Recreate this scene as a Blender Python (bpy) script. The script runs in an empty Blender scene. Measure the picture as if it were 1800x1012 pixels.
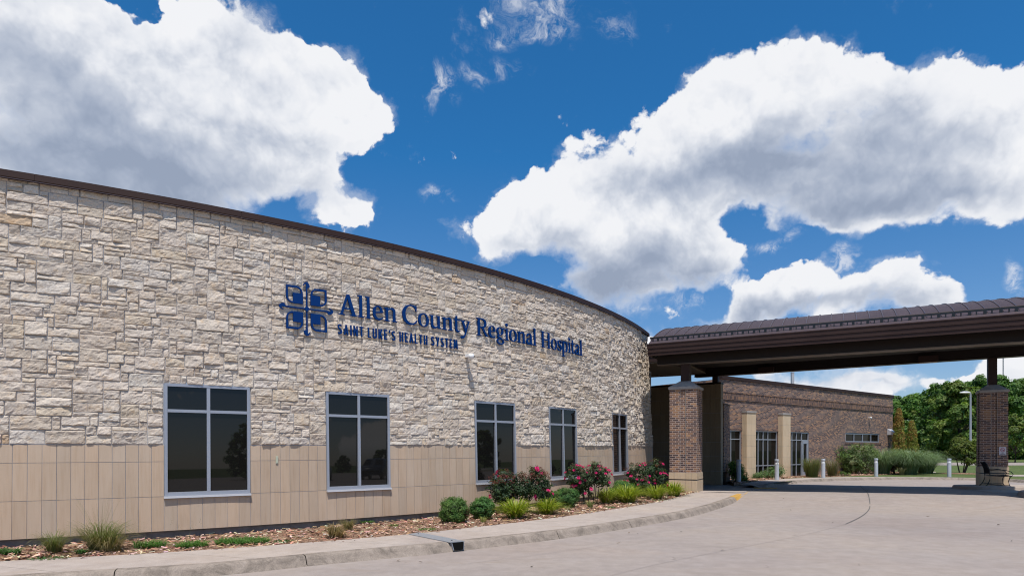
import bpy, math, random
from mathutils import Vector, Matrix, noise
random.seed(7)
R = math.radians
scn = bpy.context.scene
C = scn.collection
EYE = 1.63                      # eye height over the near drive
F, HZ = 1100.0, 787.5           # focal length and horizon in pixels of the 1800 px wide photograph

# ------------------------------------------------------------------ helpers
def at(px, py, z):
    """ground point: where the sight line through a photo pixel meets height z"""
    D = (EYE - z) * F / (py - HZ)
    return Vector(((px - 900) / F * D, D, z))

def sm(a, b, x):
    t = max(0.0, min(1.0, (x - a) / (b - a)))
    return t * t * (3 - 2 * t)

class MB:
    def __init__(self):
        self.v, self.f, self.c, self.uv = [], [], [], []
    def q(self, pts, col=None, uv=None):
        n = len(self.v)
        self.v += [tuple(p) for p in pts]
        self.f.append(tuple(range(n, n + len(pts))))
        self.c.append(col)
        self.uv.append(uv)
    def mesh(self, vs, fs, col=None):
        n = len(self.v)
        self.v += [tuple(p) for p in vs]
        for f in fs:
            self.f.append(tuple(i + n for i in f)); self.c.append(col); self.uv.append(None)
    def hexa(self, b, t, col=None):
        """b, t: four bottom and four top corners, counter-clockwise from above"""
        self.mesh(list(b) + list(t), [(3, 2, 1, 0), (4, 5, 6, 7)] +
                  [(i, (i + 1) % 4, (i + 1) % 4 + 4, i + 4) for i in range(4)], col)
    def box(self, c, a, b, z0, z1, u=Vector((1, 0, 0)), v=None, col=None):
        """centre c (xy), half sizes a along u, b along v"""
        if v is None: v = Vector((-u.y, u.x, 0))
        c = Vector((c[0], c[1], 0))
        cs = [c - u * a - v * b, c + u * a - v * b, c + u * a + v * b, c - u * a + v * b]
        self.hexa([p + Vector((0, 0, z0)) for p in cs], [p + Vector((0, 0, z1)) for p in cs], col)
    def tube(self, pts, rad, n=8, col=None, cap=True):
        pts = [Vector(p) for p in pts]
        if not hasattr(rad, '__len__'): rad = [rad] * len(pts)
        rings = []
        for i, p in enumerate(pts):
            d = (pts[min(i + 1, len(pts) - 1)] - pts[max(i - 1, 0)]).normalized()
            a = d.cross(Vector((0, 0, 1)))
            if a.length < .05: a = d.cross(Vector((1, 0, 0)))
            a.normalize(); b = d.cross(a)
            rings.append([p + (a * math.cos(k * 2 * math.pi / n) + b * math.sin(k * 2 * math.pi / n)) * rad[i] for k in range(n)])
        vs = [p for r in rings for p in r]
        fs = [(i * n + k, i * n + (k + 1) % n, (i + 1) * n + (k + 1) % n, (i + 1) * n + k)
              for i in range(len(pts) - 1) for k in range(n)]
        if cap: fs += [tuple(range(n - 1, -1, -1)), tuple((len(pts) - 1) * n + k for k in range(n))]
        self.mesh(vs, fs, col)
    def lathe(self, prof, c=(0, 0, 0), n=16, col=None):
        c = Vector(c)
        vs = [c + Vector((r * math.cos(k * 2 * math.pi / n), r * math.sin(k * 2 * math.pi / n), z)) for r, z in prof for k in range(n)]
        fs = [(i * n + k, i * n + (k + 1) % n, (i + 1) * n + (k + 1) % n, (i + 1) * n + k)
              for i in range(len(prof) - 1) for k in range(n)]
        fs += [tuple(range(n - 1, -1, -1)), tuple((len(prof) - 1) * n + k for k in range(n))]
        self.mesh(vs, fs, col)
    def build(self, name, mat, parent=None, origin=None, smooth=False):
        o0 = Vector(origin) if origin is not None else (W(parent) if parent else Vector((0, 0, 0)))
        me = bpy.data.meshes.new(name)
        me.from_pydata([(p[0] - o0.x, p[1] - o0.y, p[2] - o0.z) for p in self.v], [], self.f)
        if any(c is not None for c in self.c):
            at_ = me.color_attributes.new('Col', 'FLOAT_COLOR', 'CORNER')
            buf = []
            for f, c in zip(self.f, self.c):
                c = c or (1, 1, 1)
                buf += [c[0], c[1], c[2], 1.0] * len(f)
            at_.data.foreach_set('color', buf)
        if any(u is not None for u in self.uv):
            l = me.uv_layers.new(name='UVMap'); buf = []
            for f, u in zip(self.f, self.uv):
                for k in range(len(f)):
                    buf += list(u[k]) if u else [0, 0]
            l.data.foreach_set('uv', buf)
        if smooth: me.polygons.foreach_set('use_smooth', [True] * len(me.polygons))
        if mat: me.materials.append(mat)
        me.update()
        o = bpy.data.objects.new(name, me); C.objects.link(o)
        if parent:
            o.parent = parent
        else:
            o.location = o0
        return o

def W(o):
    v = Vector((0, 0, 0))
    while o:
        v = v + o.location; o = o.parent
    return v

def tag(o, label, cat, group=None, kind=None):
    o['label'] = label; o['category'] = cat
    if group: o['group'] = group
    if kind: o['kind'] = kind
    return o
def thing(name, label, cat, loc, group=None):
    o = bpy.data.objects.new(name, None); C.objects.link(o); o.location = loc
    o.empty_display_size = .2
    return tag(o, label, cat, group)
def struct(o, kind='structure'):
    o['kind'] = kind; return o
def dup(root, loc, rotz=0, scale=1, label=None):
    def cp(o, par):
        c = o.copy(); C.objects.link(c)
        if par: c.parent = par
        for ch in list(o.children): cp(ch, c)
        return c
    r = cp(root, None); r.location = loc; r.rotation_euler = (0, 0, rotz)
    r.scale = (scale,) * 3 if not hasattr(scale, '__len__') else scale
    if label: r['label'] = label
    return r

# ------------------------------------------------------------------ materials
def mat(name, col=(.5, .5, .5), rough=.6, metal=0, spec=.5, attr=False):
    m = bpy.data.materials.new(name); m.use_nodes = True
    nt = m.node_tree; b = nt.nodes['Principled BSDF']
    b.inputs['Base Color'].default_value = (*col, 1)
    b.inputs['Roughness'].default_value = rough; b.inputs['Metallic'].default_value = metal
    b.inputs['Specular IOR Level'].default_value = spec
    return m
class G:
    """small node-writing helper"""
    def __init__(self, tree): self.t = tree; self.N = tree.nodes; self.L = tree.links
    def n(self, typ, **kw):
        nd = self.N.new(typ)
        for k, v in kw.items():
            if k.startswith('i_'):
                key = k[2:].replace('_', ' ')
                s = nd.inputs[int(key)] if key.isdigit() else nd.inputs[key]
                self.set(s, v)
            else: setattr(nd, k, v)
        return nd
    def set(self, s, v):
        if isinstance(v, bpy.types.NodeSocket): self.L.new(v, s)
        else: s.default_value = v
    def math(self, op, a, b=0.0, c=0.0, clamp=False):
        nd = self.N.new('ShaderNodeMath'); nd.operation = op; nd.use_clamp = clamp
        for s, v in zip(nd.inputs, (a, b, c)): self.set(s, v)
        return nd.outputs[0]
    def mix(self, f, a, b, blend='MIX'):
        nd = self.N.new('ShaderNodeMix'); nd.data_type = 'RGBA'; nd.blend_type = blend
        self.set(nd.inputs[0], f)
        for s, v in ((nd.inputs[6], a), (nd.inputs[7], b)):
            self.set(s, (*v, 1) if isinstance(v, tuple) and len(v) == 3 else v)
        return nd.outputs[2]
    def noise(self, vec, scale, detail=4, rough=.55, dist=0.0, typ='FBM'):
        nd = self.N.new('ShaderNodeTexNoise'); nd.noise_type = typ
        if vec is not None: self.L.new(vec, nd.inputs['Vector'])
        nd.inputs['Scale'].default_value = scale; nd.inputs['Detail'].default_value = detail
        nd.inputs['Roughness'].default_value = rough; nd.inputs['Distortion'].default_value = dist
        return nd
    def ramp(self, f, stops, interp='LINEAR'):
        nd = self.N.new('ShaderNodeValToRGB'); cr = nd.color_ramp; cr.interpolation = interp
        while len(cr.elements) < len(stops): cr.elements.new(.5)
        for e, (p, c) in zip(cr.elements, stops):
            e.position = p; e.color = (*c, 1) if len(c) == 3 else c
        self.set(nd.inputs[0], f)
        return nd.outputs[0]
    def mr(self, v, a, b, c=0.0, d=1.0, smooth=False):
        nd = self.N.new('ShaderNodeMapRange')
        if smooth: nd.interpolation_type = 'SMOOTHSTEP'
        for s, x in zip(nd.inputs, (v, a, b, c, d)): self.set(s, x)
        return nd.outputs[0]
    def bump(self, h, strength=.3, dist=.02):
        nd = self.N.new('ShaderNodeBump'); self.set(nd.inputs['Height'], h)
        nd.inputs['Strength'].default_value = strength; nd.inputs['Distance'].default_value = dist
        return nd.outputs[0]
def gmat(name, rough=.7, spec=.4):
    m = bpy.data.materials.new(name); m.use_nodes = True
    g = G(m.node_tree); b = g.N['Principled BSDF']
    b.inputs['Roughness'].default_value = rough; b.inputs['Specular IOR Level'].default_value = spec
    tc = g.n('ShaderNodeTexCoord')
    return m, g, b, tc

def world_pos(g):
    return g.n('ShaderNodeNewGeometry').outputs['Position']

M = {}
# limestone, own colour per stone in 'Col'
m, g, b, tc = gmat('limestone', .9, .25)
P = world_pos(g)
a = g.n('ShaderNodeAttribute', attribute_name='Col').outputs['Color']
n1 = g.noise(P, 9, 5, .6).outputs[0]; n2 = g.noise(P, 45, 4, .65).outputs[0]; n3 = g.noise(P, 3, 3).outputs[0]
c1 = g.mix(g.mr(n1, .52, .78), a, g.mix(1, a, (1.0, .87, .70), 'MULTIPLY'))
c2 = g.mix(1, c1, g.ramp(n2, [(.32, (.86, .84, .82)), (.62, (1.05, 1.05, 1.05))]), 'MULTIPLY')
g.set(b.inputs['Base Color'], c2)
g.set(b.inputs['Normal'], g.bump(g.math('ADD', n2, g.math('MULTIPLY', g.noise(P, 130, 3).outputs[0], .9)), .75, .012))
M['stone'] = m
# mortar / grout
m, g, b, tc = gmat('mortar', .95, .2); P = world_pos(g)
g.set(b.inputs['Base Color'], g.ramp(g.noise(P, 30, 3).outputs[0], [(.3, (.34, .35, .39)), (.7, (.43, .44, .48))]))
M['mortar'] = m
# buff tile
def tile_mat(name, k=1.0):
    m, g, b, tc = gmat(name, .72, .35); P = world_pos(g)
    a = g.n('ShaderNodeAttribute', attribute_name='Col').outputs['Color']
    sx = g.n('ShaderNodeMapping', i_Vector=P, i_Scale=(14, 14, .9))
    st = g.noise(sx.outputs[0], 1.6, 5, .6).outputs[0]
    c = g.mix(1, a, g.ramp(st, [(.25, (.90, .86, .82)), (.5, (1, 1, 1)), (.8, (1.04, 1.06, 1.08))]), 'MULTIPLY')
    c = g.mix(1, c, g.ramp(g.noise(P, 1.1, 3).outputs[0], [(.3, (.95, .94, .93)), (.7, (1.03, 1.03, 1.04))]), 'MULTIPLY')
    g.set(b.inputs['Base Color'], c)
    g.set(b.inputs['Normal'], g.bump(g.noise(P, 160, 2).outputs[0], .12, .004))
    return m
M['tile'] = tile_mat('buff_tile')
# brick (uv in metres)
def brick_mat(name, mortar=(.42, .34, .31), dark=1.0, soldier=False, ms=.007):
    m, g, b, tc = gmat(name, .85, .3)
    uv = tc.outputs['UV']
    bt = g.n('ShaderNodeTexBrick', i_Vector=uv, i_Color1=(0, 0, 0, 1), i_Color2=(1, 1, 1, 1), i_Mortar=(.5, .5, .5, 1), i_Scale=1.0)
    bt.inputs['Brick Width'].default_value = .0677 if soldier else .203
    bt.inputs['Row Height'].default_value = .203 if soldier else .0677
    bt.inputs['Mortar Size'].default_value = ms; bt.inputs['Mortar Smooth'].default_value = .15
    bt.inputs['Bias'].default_value = 0
    if soldier: bt.offset = 0.0
    k = dark
    cr = g.ramp(bt.outputs['Color'], [(0, (.060 * k, .043 * k, .043 * k)), (.3, (.105 * k, .068 * k, .060 * k)), (.55, (.17 * k, .102 * k, .078 * k)),
                                      (.75, (.235 * k, .130 * k, .080 * k)), (1, (.36 * k, .20 * k, .105 * k))])
    nn = g.noise(uv, 60, 4, .6).outputs[0]
    cr = g.mix(1, cr, g.ramp(nn, [(.3, (.75, .75, .76)), (.7, (1.15, 1.15, 1.15))]), 'MULTIPLY')
    mo = g.mix(g.noise(uv, 25, 3).outputs[0], tuple(x * .82 for x in mortar), mortar)
    fac = bt.outputs['Fac']
    g.set(b.inputs['Base Color'], g.mix(fac, cr, mo))
    g.set(b.inputs['Normal'], g.bump(g.math('SUBTRACT', g.math('MULTIPLY', nn, .25), fac), .5, .006))
    return m
M['brick'] = brick_mat('pier_brick', (.58, .45, .39), 1.05, False, .0068)
M['brickwing'] = brick_mat('wing_brick', (.33, .265, .235), 1.22, False, .0075)
M['soldier'] = brick_mat('soldier_brick', (.19, .135, .12), 1.05, True)
# concrete
def concrete(name, c0, c1, c2, speck=1.0, stain=None):
    m, g, b, tc = gmat(name, .88, .3); P = world_pos(g)
    st = g.n('ShaderNodeMapping', i_Vector=P, i_Scale=(.35, 1.0, 1.0))
    big = g.noise(st.outputs[0], .55, 6, .62, .6).outputs[0]
    mid = g.noise(P, 4.0, 6, .65).outputs[0]
    fin = g.noise(P, 90, 3, .7).outputs[0]
    c = g.ramp(big, [(.28, c0), (.5, c1), (.74, c2)])
    c = g.mix(1, c, g.ramp(mid, [(.3, (.87, .86, .85)), (.65, (1.05, 1.05, 1.05))]), 'MULTIPLY')
    c = g.mix(speck, c, g.mix(1, c, g.ramp(fin, [(.32, (.80, .79, .78)), (.5, (1, 1, 1)), (.72, (1.08, 1.08, 1.08))]), 'MULTIPLY'))
    if stain:
        w = g.noise(st.outputs[0], 1.7, 8, .7, 1.5).outputs[0]
        c = g.mix(g.mr(w, .54, .72, 0, .75), c, stain)
        big2 = g.noise(P, .28, 4, .6, .4).outputs[0]
        c = g.mix(1, c, g.ramp(big2, [(.32, (.90, .90, .92)), (.5, (1, 1, 1)), (.68, (1.06, 1.04, 1.0))]), 'MULTIPLY')
        blot = g.noise(P, .9, 3, .5).outputs[0]
        sp = g.noise(P, 7.5, 2, .4).outputs[0]
        c = g.mix(g.math('MULTIPLY', g.mr(sp, .74, .78, 0, .5), g.mr(blot, .5, .6)), c, (.16, .13, .11))
    g.set(b.inputs['Base Color'], c)
    g.set(b.inputs['Normal'], g.bump(g.math('ADD', g.math('MULTIPLY', fin, .5), mid), .18, .008))
    return m
M['road'] = concrete('drive_concrete', (0.290, 0.238, 0.209), (0.312, 0.266, 0.238), (0.304, 0.253, 0.216), 1.0, (0.265, 0.213, 0.172))
M['walk'] = concrete('walk_concrete', (0.363, 0.300, 0.257), (0.387, 0.329, 0.290), (0.384, 0.316, 0.266), 1.0, (0.329, 0.261, 0.211))
m, g, b, tc = gmat('kerb_concrete', .9, .25); P = world_pos(g)
nz = g.noise(P, 3.2, 7, .7, .8).outputs[0]; n4 = g.noise(P, 60, 3).outputs[0]
c = g.ramp(nz, [(.36, (.155, .128, .105)), (.5, (.26, .213, .175)), (.64, (.325, .27, .225))])
c = g.mix(1, c, g.ramp(n4, [(.3, (.8, .8, .8)), (.7, (1.1, 1.1, 1.1))]), 'MULTIPLY')
g.set(b.inputs['Base Color'], c); g.set(b.inputs['Normal'], g.bump(n4, .2, .008)); M['kerb'] = m
m, g, b, tc = gmat('foundation_concrete', .9, .25); P = world_pos(g)
g.set(b.inputs['Base Color'], g.ramp(g.noise(P, 6, 5).outputs[0], [(.3, (.13, .125, .12)), (.7, (.21, .20, .19))])); M['found'] = m
M['yellow'] = concrete('yellow_kerb_paint', (.42, .24, .05), (.50, .29, .07), (.42, .27, .12))
M['seal'] = mat('joint_sealant', (.10, .095, .09), .8)
# metals
M['alu'] = mat('window_aluminium', (.36, .38, .43), .38, .35)
M['flash'] = mat('sill_flashing', (.66, .66, .68), .4, .3)
m, g, b, tc = gmat('bronze_metal', .55, .22); P = world_pos(g)
g.set(b.inputs['Base Color'], g.ramp(g.noise(P, 1.3, 4).outputs[0], [(.3, (.034, .0175, .0145)), (.7, (.043, .023, .019))]))
g.set(b.inputs['Normal'], g.bump(g.noise(P, 2.5, 2).outputs[0], .06, .02)); M['bronze'] = m
m, g, b, tc = gmat('roof_metal', .55, .22); P = world_pos(g)
g.set(b.inputs['Base Color'], g.ramp(g.noise(P, .9, 5).outputs[0], [(.3, (.058, .041, .043)), (.7, (.075, .053, .056))]))
b.inputs['Metallic'].default_value = .1
g.set(b.inputs['Normal'], g.bump(g.noise(P, 2.2, 2).outputs[0], .10, .03)); M['roofm'] = m
M['beam'] = mat('beam_steel_paint', (.016, .010, .008), .5, 0, .25)
M['flange'] = mat('lit_flange_brown', (.13, .095, .070), .5)  # brown lightened: light bounced onto the flange lip is put into the colour
M['rail'] = mat('snow_rail_metal', (.10, .07, .07), .35, .4)
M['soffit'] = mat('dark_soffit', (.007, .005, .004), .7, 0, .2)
M['eifs'] = mat('beige_stucco', (.20, .155, .105), .9)
M['white'] = mat('white_plastic', (.80, .80, .80), .35)
M['black'] = mat('black_plastic', (.012, .012, .013), .3)
M['glass'] = mat('tinted_glass', (.0085, .0080, .0075), .015, 0, .42)
M['wingglass'] = mat('wing_glass', (.008, .0075, .007), .02, 0, .14)
M['steel'] = mat('galvanised_steel', (.33, .35, .38), .4, .4)
M['hole'] = mat('hollow_shade', (.008, .008, .008), 1, 0, 0)
M['silver'] = mat('bollard_silver', (.50, .53, .58), .5, .1)
M['navy'] = mat('navy_sign_paint', (.0008, .030, .148), .6, 0, .1)
M['iron'] = mat('black_wrought_iron', (.012, .012, .012), .45)
m, g, b, tc = gmat('cap_stone', .9, .3); P = world_pos(g)
g.set(b.inputs['Base Color'], g.ramp(g.noise(P, 7, 6, .65).outputs[0], [(.3, (.30, .27, .25)), (.7, (.42, .39, .36))])); M['cap'] = m
# vegetation
def leafmat(name, tr=.35, rough=.55, spec=.3):
    m = bpy.data.materials.new(name); m.use_nodes = True
    g = G(m.node_tree); b = g.N['Principled BSDF']; out = g.N['Material Output']
    a = g.n('ShaderNodeAttribute', attribute_name='Col').outputs['Color']
    b.inputs['Roughness'].default_value = rough; b.inputs['Specular IOR Level'].default_value = spec
    g.set(b.inputs['Base Color'], a)
    t = g.n('ShaderNodeBsdfTranslucent'); g.set(t.inputs['Color'], g.mix(1, a, (1.25, 1.35, .6), 'MULTIPLY'))
    mx = g.n('ShaderNodeMixShader'); mx.inputs[0].default_value = tr
    g.L.new(b.outputs[0], mx.inputs[1]); g.L.new(t.outputs[0], mx.inputs[2]); g.L.new(mx.outputs[0], out.inputs[0])
    return m
M['leaf'] = leafmat('leaf'); M['blade'] = leafmat('grass_blade', .3, .5)
M['petal'] = leafmat('rose_petal', .3, .6)
m, g, b, tc = gmat('bark', .9, .2); P = tc.outputs['Object']
g.set(b.inputs['Base Color'], g.ramp(g.noise(P, 12, 5).outputs[0], [(.3, (.035, .028, .022)), (.7, (.085, .07, .055))])); M['bark'] = m
m, g, b, tc = gmat('lawn', .95, .15); P = world_pos(g)
ln = g.noise(P, .35, 5, .6).outputs[0]; lf = g.noise(P, 9, 5, .75).outputs[0]
c = g.ramp(ln, [(.3, (.075, .105, .034)), (.5, (.09, .125, .04)), (.7, (.12, .135, .052))])
c = g.mix(1, c, g.ramp(lf, [(.3, (.6, .62, .6)), (.7, (1.3, 1.25, 1.2))]), 'MULTIPLY')
g.set(b.inputs['Base Color'], c); g.set(b.inputs['Normal'], g.bump(lf, .8, .06)); M['lawn'] = m
m, g, b, tc = gmat('mulch', .95, .1); P = world_pos(g)
v = g.n('ShaderNodeTexVoronoi', i_Vector=P, i_Scale=38.0)
c = g.ramp(g.n('ShaderNodeSeparateColor', i_Color=v.outputs['Color']).outputs[0], [(0, (.11, .058, .038)), (.5, (.28, .165, .108)), (1, (.46, .31, .215))])
g.set(b.inputs['Base Color'], c); g.set(b.inputs['Normal'], g.bump(v.outputs['Distance'], 1.0, .03)); M['mulch'] = m
M['chip'] = mat('wood_chip', (.3, .2, .14), .9, 0, .15)
nt = G(M['chip'].node_tree); nt.set(nt.N['Principled BSDF'].inputs['Base Color'], nt.n('ShaderNodeAttribute', attribute_name='Col').outputs['Color'])
nt = None

# ------------------------------------------------------------------ frames of reference
a_ = R(28.8)
U = Vector((math.cos(a_), -math.sin(a_), 0)); V = Vector((math.sin(a_), math.cos(a_), 0))
P1 = Vector((6.12, 22.0, 0)); P2 = Vector((18.44, 24.04, 0)); RL = Vector((9.77, 30.0, 0))
U2 = (P2 - RL).normalized(); V2 = Vector((-U2.y, U2.x, 0))

def gz(x, y):
    """height of the drive: level beside the stone wall, gently falling away past the canopy"""
    dx, dy = x - P1.x, y - P1.y
    du, dv = dx * U.x + dy * U.y, dx * V.x + dy * V.y
    w = sm(-2.6, .3, dv)
    pl = .0029 * (x - 6.5) - .0404 * (y - 21.8)
    lo, hi = -.33, .15
    if pl < -.15: pl = -.15 - .18 * (1 - math.exp((pl + .15) / .18))
    if pl > .05: pl = .05 + .10 * (1 - math.exp(-(pl - .05) / .10))
    return w * (.14 + pl)
def hx(x, y):   # sidewalk by the stone wall
    dv = (x - P1.x) * V.x + (y - P1.y) * V.y
    w = sm(-.4, 1.2, dv)
    return .14 * (1 - w) + (gz(x, y) + .006) * w

# stone wall reference line: arc length s -> point, tangent
ds = .01
_S = [-2 + i * ds for i in range(2801)]
_p = []
x, y = 0.0, 0.0
th = lambda s: .32688 + .03333 * s + .00032 * s * s / 2 - 2e-5 * s ** 3 / 6
for s in _S:
    _p.append((x, y)); t_ = th(s + ds / 2); x += math.cos(t_) * ds; y += math.sin(t_) * ds
_o = _p[200]
_p = [(p[0] - _o[0] - 11.78995, p[1] - _o[1] + 8.09402) for p in _p]
ZT = EYE + .0654; BAT = .0307
def wp(s, z, off=0.0):
    k = (s + 2) / ds; i = max(0, min(2799, int(k))); f = k - i
    px = _p[i][0] * (1 - f) + _p[i + 1][0] * f; py = _p[i][1] * (1 - f) + _p[i + 1][1] * f
    t_ = th(s); o = BAT * (z - ZT) - off
    return Vector((px - math.sin(t_) * o, py + math.cos(t_) * o, z))
def wframe(s):
    t_ = th(s); T = Vector((math.cos(t_), math.sin(t_), 0)); N = Vector((math.sin(t_), -math.cos(t_), 0))
    up = (Vector((0, 0, 1)) - N * BAT).normalized()
    return T, N, up
ZB = ZT - 1.485; Z2 = EYE - .2293; Z3 = EYE - .8273; ZC = EYE + 4.347
WIN = [(6.40, 7.79), (9.21, 10.60), (12.90, 14.29), (15.67, 17.04), (19.35, 20.72)]
WZ0, WZ1 = Z3, EYE + 1.132
S0 = -1.5
def send(z): return 24.22 - (z - ZT) * .107

# ------------------------------------------------------------------ camera, light, world
cd = bpy.data.cameras.new('camera'); cam = bpy.data.objects.new('camera', cd); C.objects.link(cam)
cam.location = (0, 0, EYE); cam.rotation_euler = (R(90), 0, 0)
cd.sensor_width = 36; cd.lens = 36 * F / 1800; cd.shift_y = (HZ - 506) / 1800; cd.clip_end = 3000; cd.clip_start = .1
scn.camera = cam
SUN = Vector((.03, -.37, 1)).normalized()
sd = bpy.data.lights.new('sun', 'SUN'); sun = bpy.data.objects.new('sun', sd); C.objects.link(sun)
sd.energy = 5.0; sd.angle = R(.5); sd.color = (1, .955, .89)
sun.rotation_euler = SUN.to_track_quat('Z', 'Y').to_euler()
scn.view_settings.view_transform = 'Standard'; scn.view_settings.look = 'None'; scn.view_settings.exposure = 0; scn.view_settings.gamma = 1
scn.render.engine = 'CYCLES'
scn.cycles.use_denoising = True; scn.cycles.filter_width = 1.1; scn.cycles.adaptive_threshold = .02
scn.cycles.max_bounces = 6; scn.cycles.diffuse_bounces = 2; scn.cycles.glossy_bounces = 3; scn.cycles.transmission_bounces = 3
scn.cycles.caustics_reflective = False; scn.cycles.caustics_refractive = False

wd = bpy.data.worlds.new('World'); scn.world = wd; wd.use_nodes = True
g = G(wd.node_tree); bg = g.N['Background']
sky = g.n('ShaderNodeTexSky', sky_type='NISHITA', sun_disc=False)
sky.sun_elevation = math.asin(SUN.z); sky.sun_rotation = math.atan2(SUN.x, SUN.y)
sky.altitude = 300; sky.air_density = 1.0; sky.dust_density = .3; sky.ozone_density = 3.0
tcw = g.n('ShaderNodeTexCoord'); dirv = tcw.outputs['Generated']
sx = g.n('ShaderNodeSeparateXYZ', i_Vector=dirv)
az = g.math('ARCTAN2', sx.outputs[0], sx.outputs[1]); el = g.math('ARCSINE', sx.outputs[2])
# slow bending of the cloud outlines, then the sky chart (azimuth, elevation)
w1 = g.noise(dirv, 5.5, 3, .5); w2 = g.noise(dirv, 19, 4, .55)
def vm(op, a, b=None, sc=None):
    nd = g.N.new('ShaderNodeVectorMath'); nd.operation = op
    g.set(nd.inputs[0], a)
    if b is not None: g.set(nd.inputs[1], b)
    if sc is not None: g.set(nd.inputs['Scale'], sc)
    return nd.outputs[0]
wv = vm('ADD', vm('SCALE', vm('SUBTRACT', w1.outputs['Color'], (.5, .5, .5)), sc=.10), vm('SCALE', vm('SUBTRACT', w2.outputs['Color'], (.5, .5, .5)), sc=.05))
chart = vm('ADD', g.n('ShaderNodeCombineXYZ', i_X=az, i_Y=el).outputs[0], vm('MULTIPLY', wv, (1, 1, 0)))
def sky_at(px, py):
    u, v = (px - 900) / F, (HZ - py) / F
    return math.atan(u), math.atan(v / math.sqrt(1 + u * u))
def blobs(lst):
    acc = None
    for (px, py, rx, ry, wt) in lst:
        c = sky_at(px, py); ex = sky_at(px + rx, py); ey = sky_at(px, py - ry)
        rx_, ry_ = abs(ex[0] - c[0]), abs(ey[1] - c[1])
        mp = g.n('ShaderNodeMapping', vector_type='POINT', i_Vector=chart)
        mp.inputs['Location'].default_value = (-c[0] / rx_, -c[1] / ry_, 0)
        mp.inputs['Scale'].default_value = (1 / rx_, 1 / ry_, 0)
        gr = g.n('ShaderNodeTexGradient', gradient_type='SPHERICAL', i_Vector=mp.outputs[0])
        f_ = gr.outputs['Fac']
        acc = g.math('MULTIPLY', f_, wt) if acc is None else g.math('MULTIPLY_ADD', f_, wt, acc)
    return acc
COVER = [(40, 60, 300, 200, 1.2), (230, 150, 260, 150, 1), (420, 130, 190, 110, 1.1), (345, 60, 120, 80, .8), (545, 150, 130, 115, 1.1), (615, 195, 85, 75, .9),
         (60, 290, 330, 160, 1.1), (330, 280, 260, 130, 1), (480, 290, 150, 95, .9), (545, 310, 80, 50, .5), (590, 375, 75, 62, .95), (220, 370, 300, 90, .8), (480, 230, 190, 110, .6), (620, 400, 40, 40, .5),
         (215, 15, 65, 45, -1.8), (560, 20, 120, 75, -1.3), (640, 300, 60, 40, -.6),
         (1400, 195, 240, 140, 1.2), (1275, 185, 150, 120, 1), (1165, 235, 110, 100, .9), (1060, 280, 90, 80, .9), (1490, 320, 240, 110, 1.1), (1660, 225, 190, 150, 1.1), (1790, 250, 150, 150, 1),
         (1220, 310, 190, 95, 1.0), (1130, 330, 130, 80, .8), (1350, 340, 170, 70, .7), (1570, 360, 170, 60, .6),
         (1560, 190, 130, 110, .6), (1710, 330, 220, 85, 1), (1450, 385, 80, 40, .7), (1440, 130, 70, 55, .5), (1585, 130, 55, 60, -.75), (1300, 392, 50, 30, -.9), (960, 470, 90, 40, -.5), (1200, 515, 90, 30, -.8), (1400, 436, 90, 30, -.6), (1255, 365, 60, 40, .4), (1180, 120, 60, 70, -.5),
         (890, 410, 115, 80, 1.1), (985, 360, 130, 95, 1), (1060, 420, 170, 105, 1.1), (1170, 430, 150, 95, 1), (1245, 440, 85, 80, .9), (1000, 490, 110, 60, .7), (1100, 515, 100, 45, .7), (920, 492, 70, 26, -1.2), (1230, 528, 60, 26, -.8),
         (1340, 512, 130, 60, 1.1), (1425, 500, 100, 55, .9), (1300, 545, 90, 40, .8), (1575, 505, 120, 55, 1.1), (1640, 520, 60, 34, .7), (1212, 520, 36, 24, .6), (1480, 540, 80, 40, .8), (1150, 600, 46, 40, .9),
         (1480, 652, 190, 22, .85), (1450, 692, 110, 30, .8), (1560, 668, 170, 22, .75), (1765, 645, 105, 40, 1.0), (1680, 665, 60, 22, .7), (1340, 640, 80, 22, .6), (1545, 692, 50, 20, .8),
         (1150, 600, 10, 10, 0)]
WISP = [(768, 158, 50, 60, 1.0), (892, 75, 40, 42, .9), (955, 15, 110, 60, .85), (868, 140, 90, 34, .7), (975, 62, 80, 30, .75), (1492, 452, 34, 34, .9), (1785, 495, 34, 60, 1.0), (770, 340, 40, 20, .8), (1350, 428, 70, 18, .8), (1085, 25, 50, 60, .6), (1190, 515, 80, 40, .8), (445, 55, 50, 40, .8), (1480, 470, 60, 20, .6)]
SHADE = [(30, 190, 380, 140, .7), (330, 310, 330, 95, 1.1), (200, 130, 300, 130, .40), (470, 130, 140, 100, .3), (1420, 230, 300, 120, .25), (1450, 370, 200, 50, .5), (120, 340, 340, 100, .8), (300, 215, 260, 60, .35), (520, 255, 150, 45, .5), (560, 365, 90, 50, .25), (300, 385, 280, 60, .5), (420, 60, 90, 60, .35), (0, 110, 160, 60, .3),
         (1400, 300, 360, 120, 1.0), (1230, 310, 230, 90, .6), (1530, 360, 260, 80, .65), (1700, 330, 240, 60, .8), (1560, 230, 140, 110, .35), (1690, 230, 130, 90, .45), (1100, 300, 110, 70, .55),
         (1060, 465, 230, 85, .85), (1150, 475, 190, 80, .7), (930, 445, 120, 45, .55), (1030, 520, 140, 60, .9), (1230, 470, 90, 35, .5),
         (1330, 540, 170, 46, 1.1), (1580, 528, 150, 42, 1.0), (1450, 530, 120, 40, .6), (1480, 640, 280, 26, 1.0), (1560, 668, 170, 20, .6), (1770, 668, 110, 26, .5)]
cov = blobs(COVER); shd = blobs(SHADE); wsp = blobs(WISP)
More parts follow.
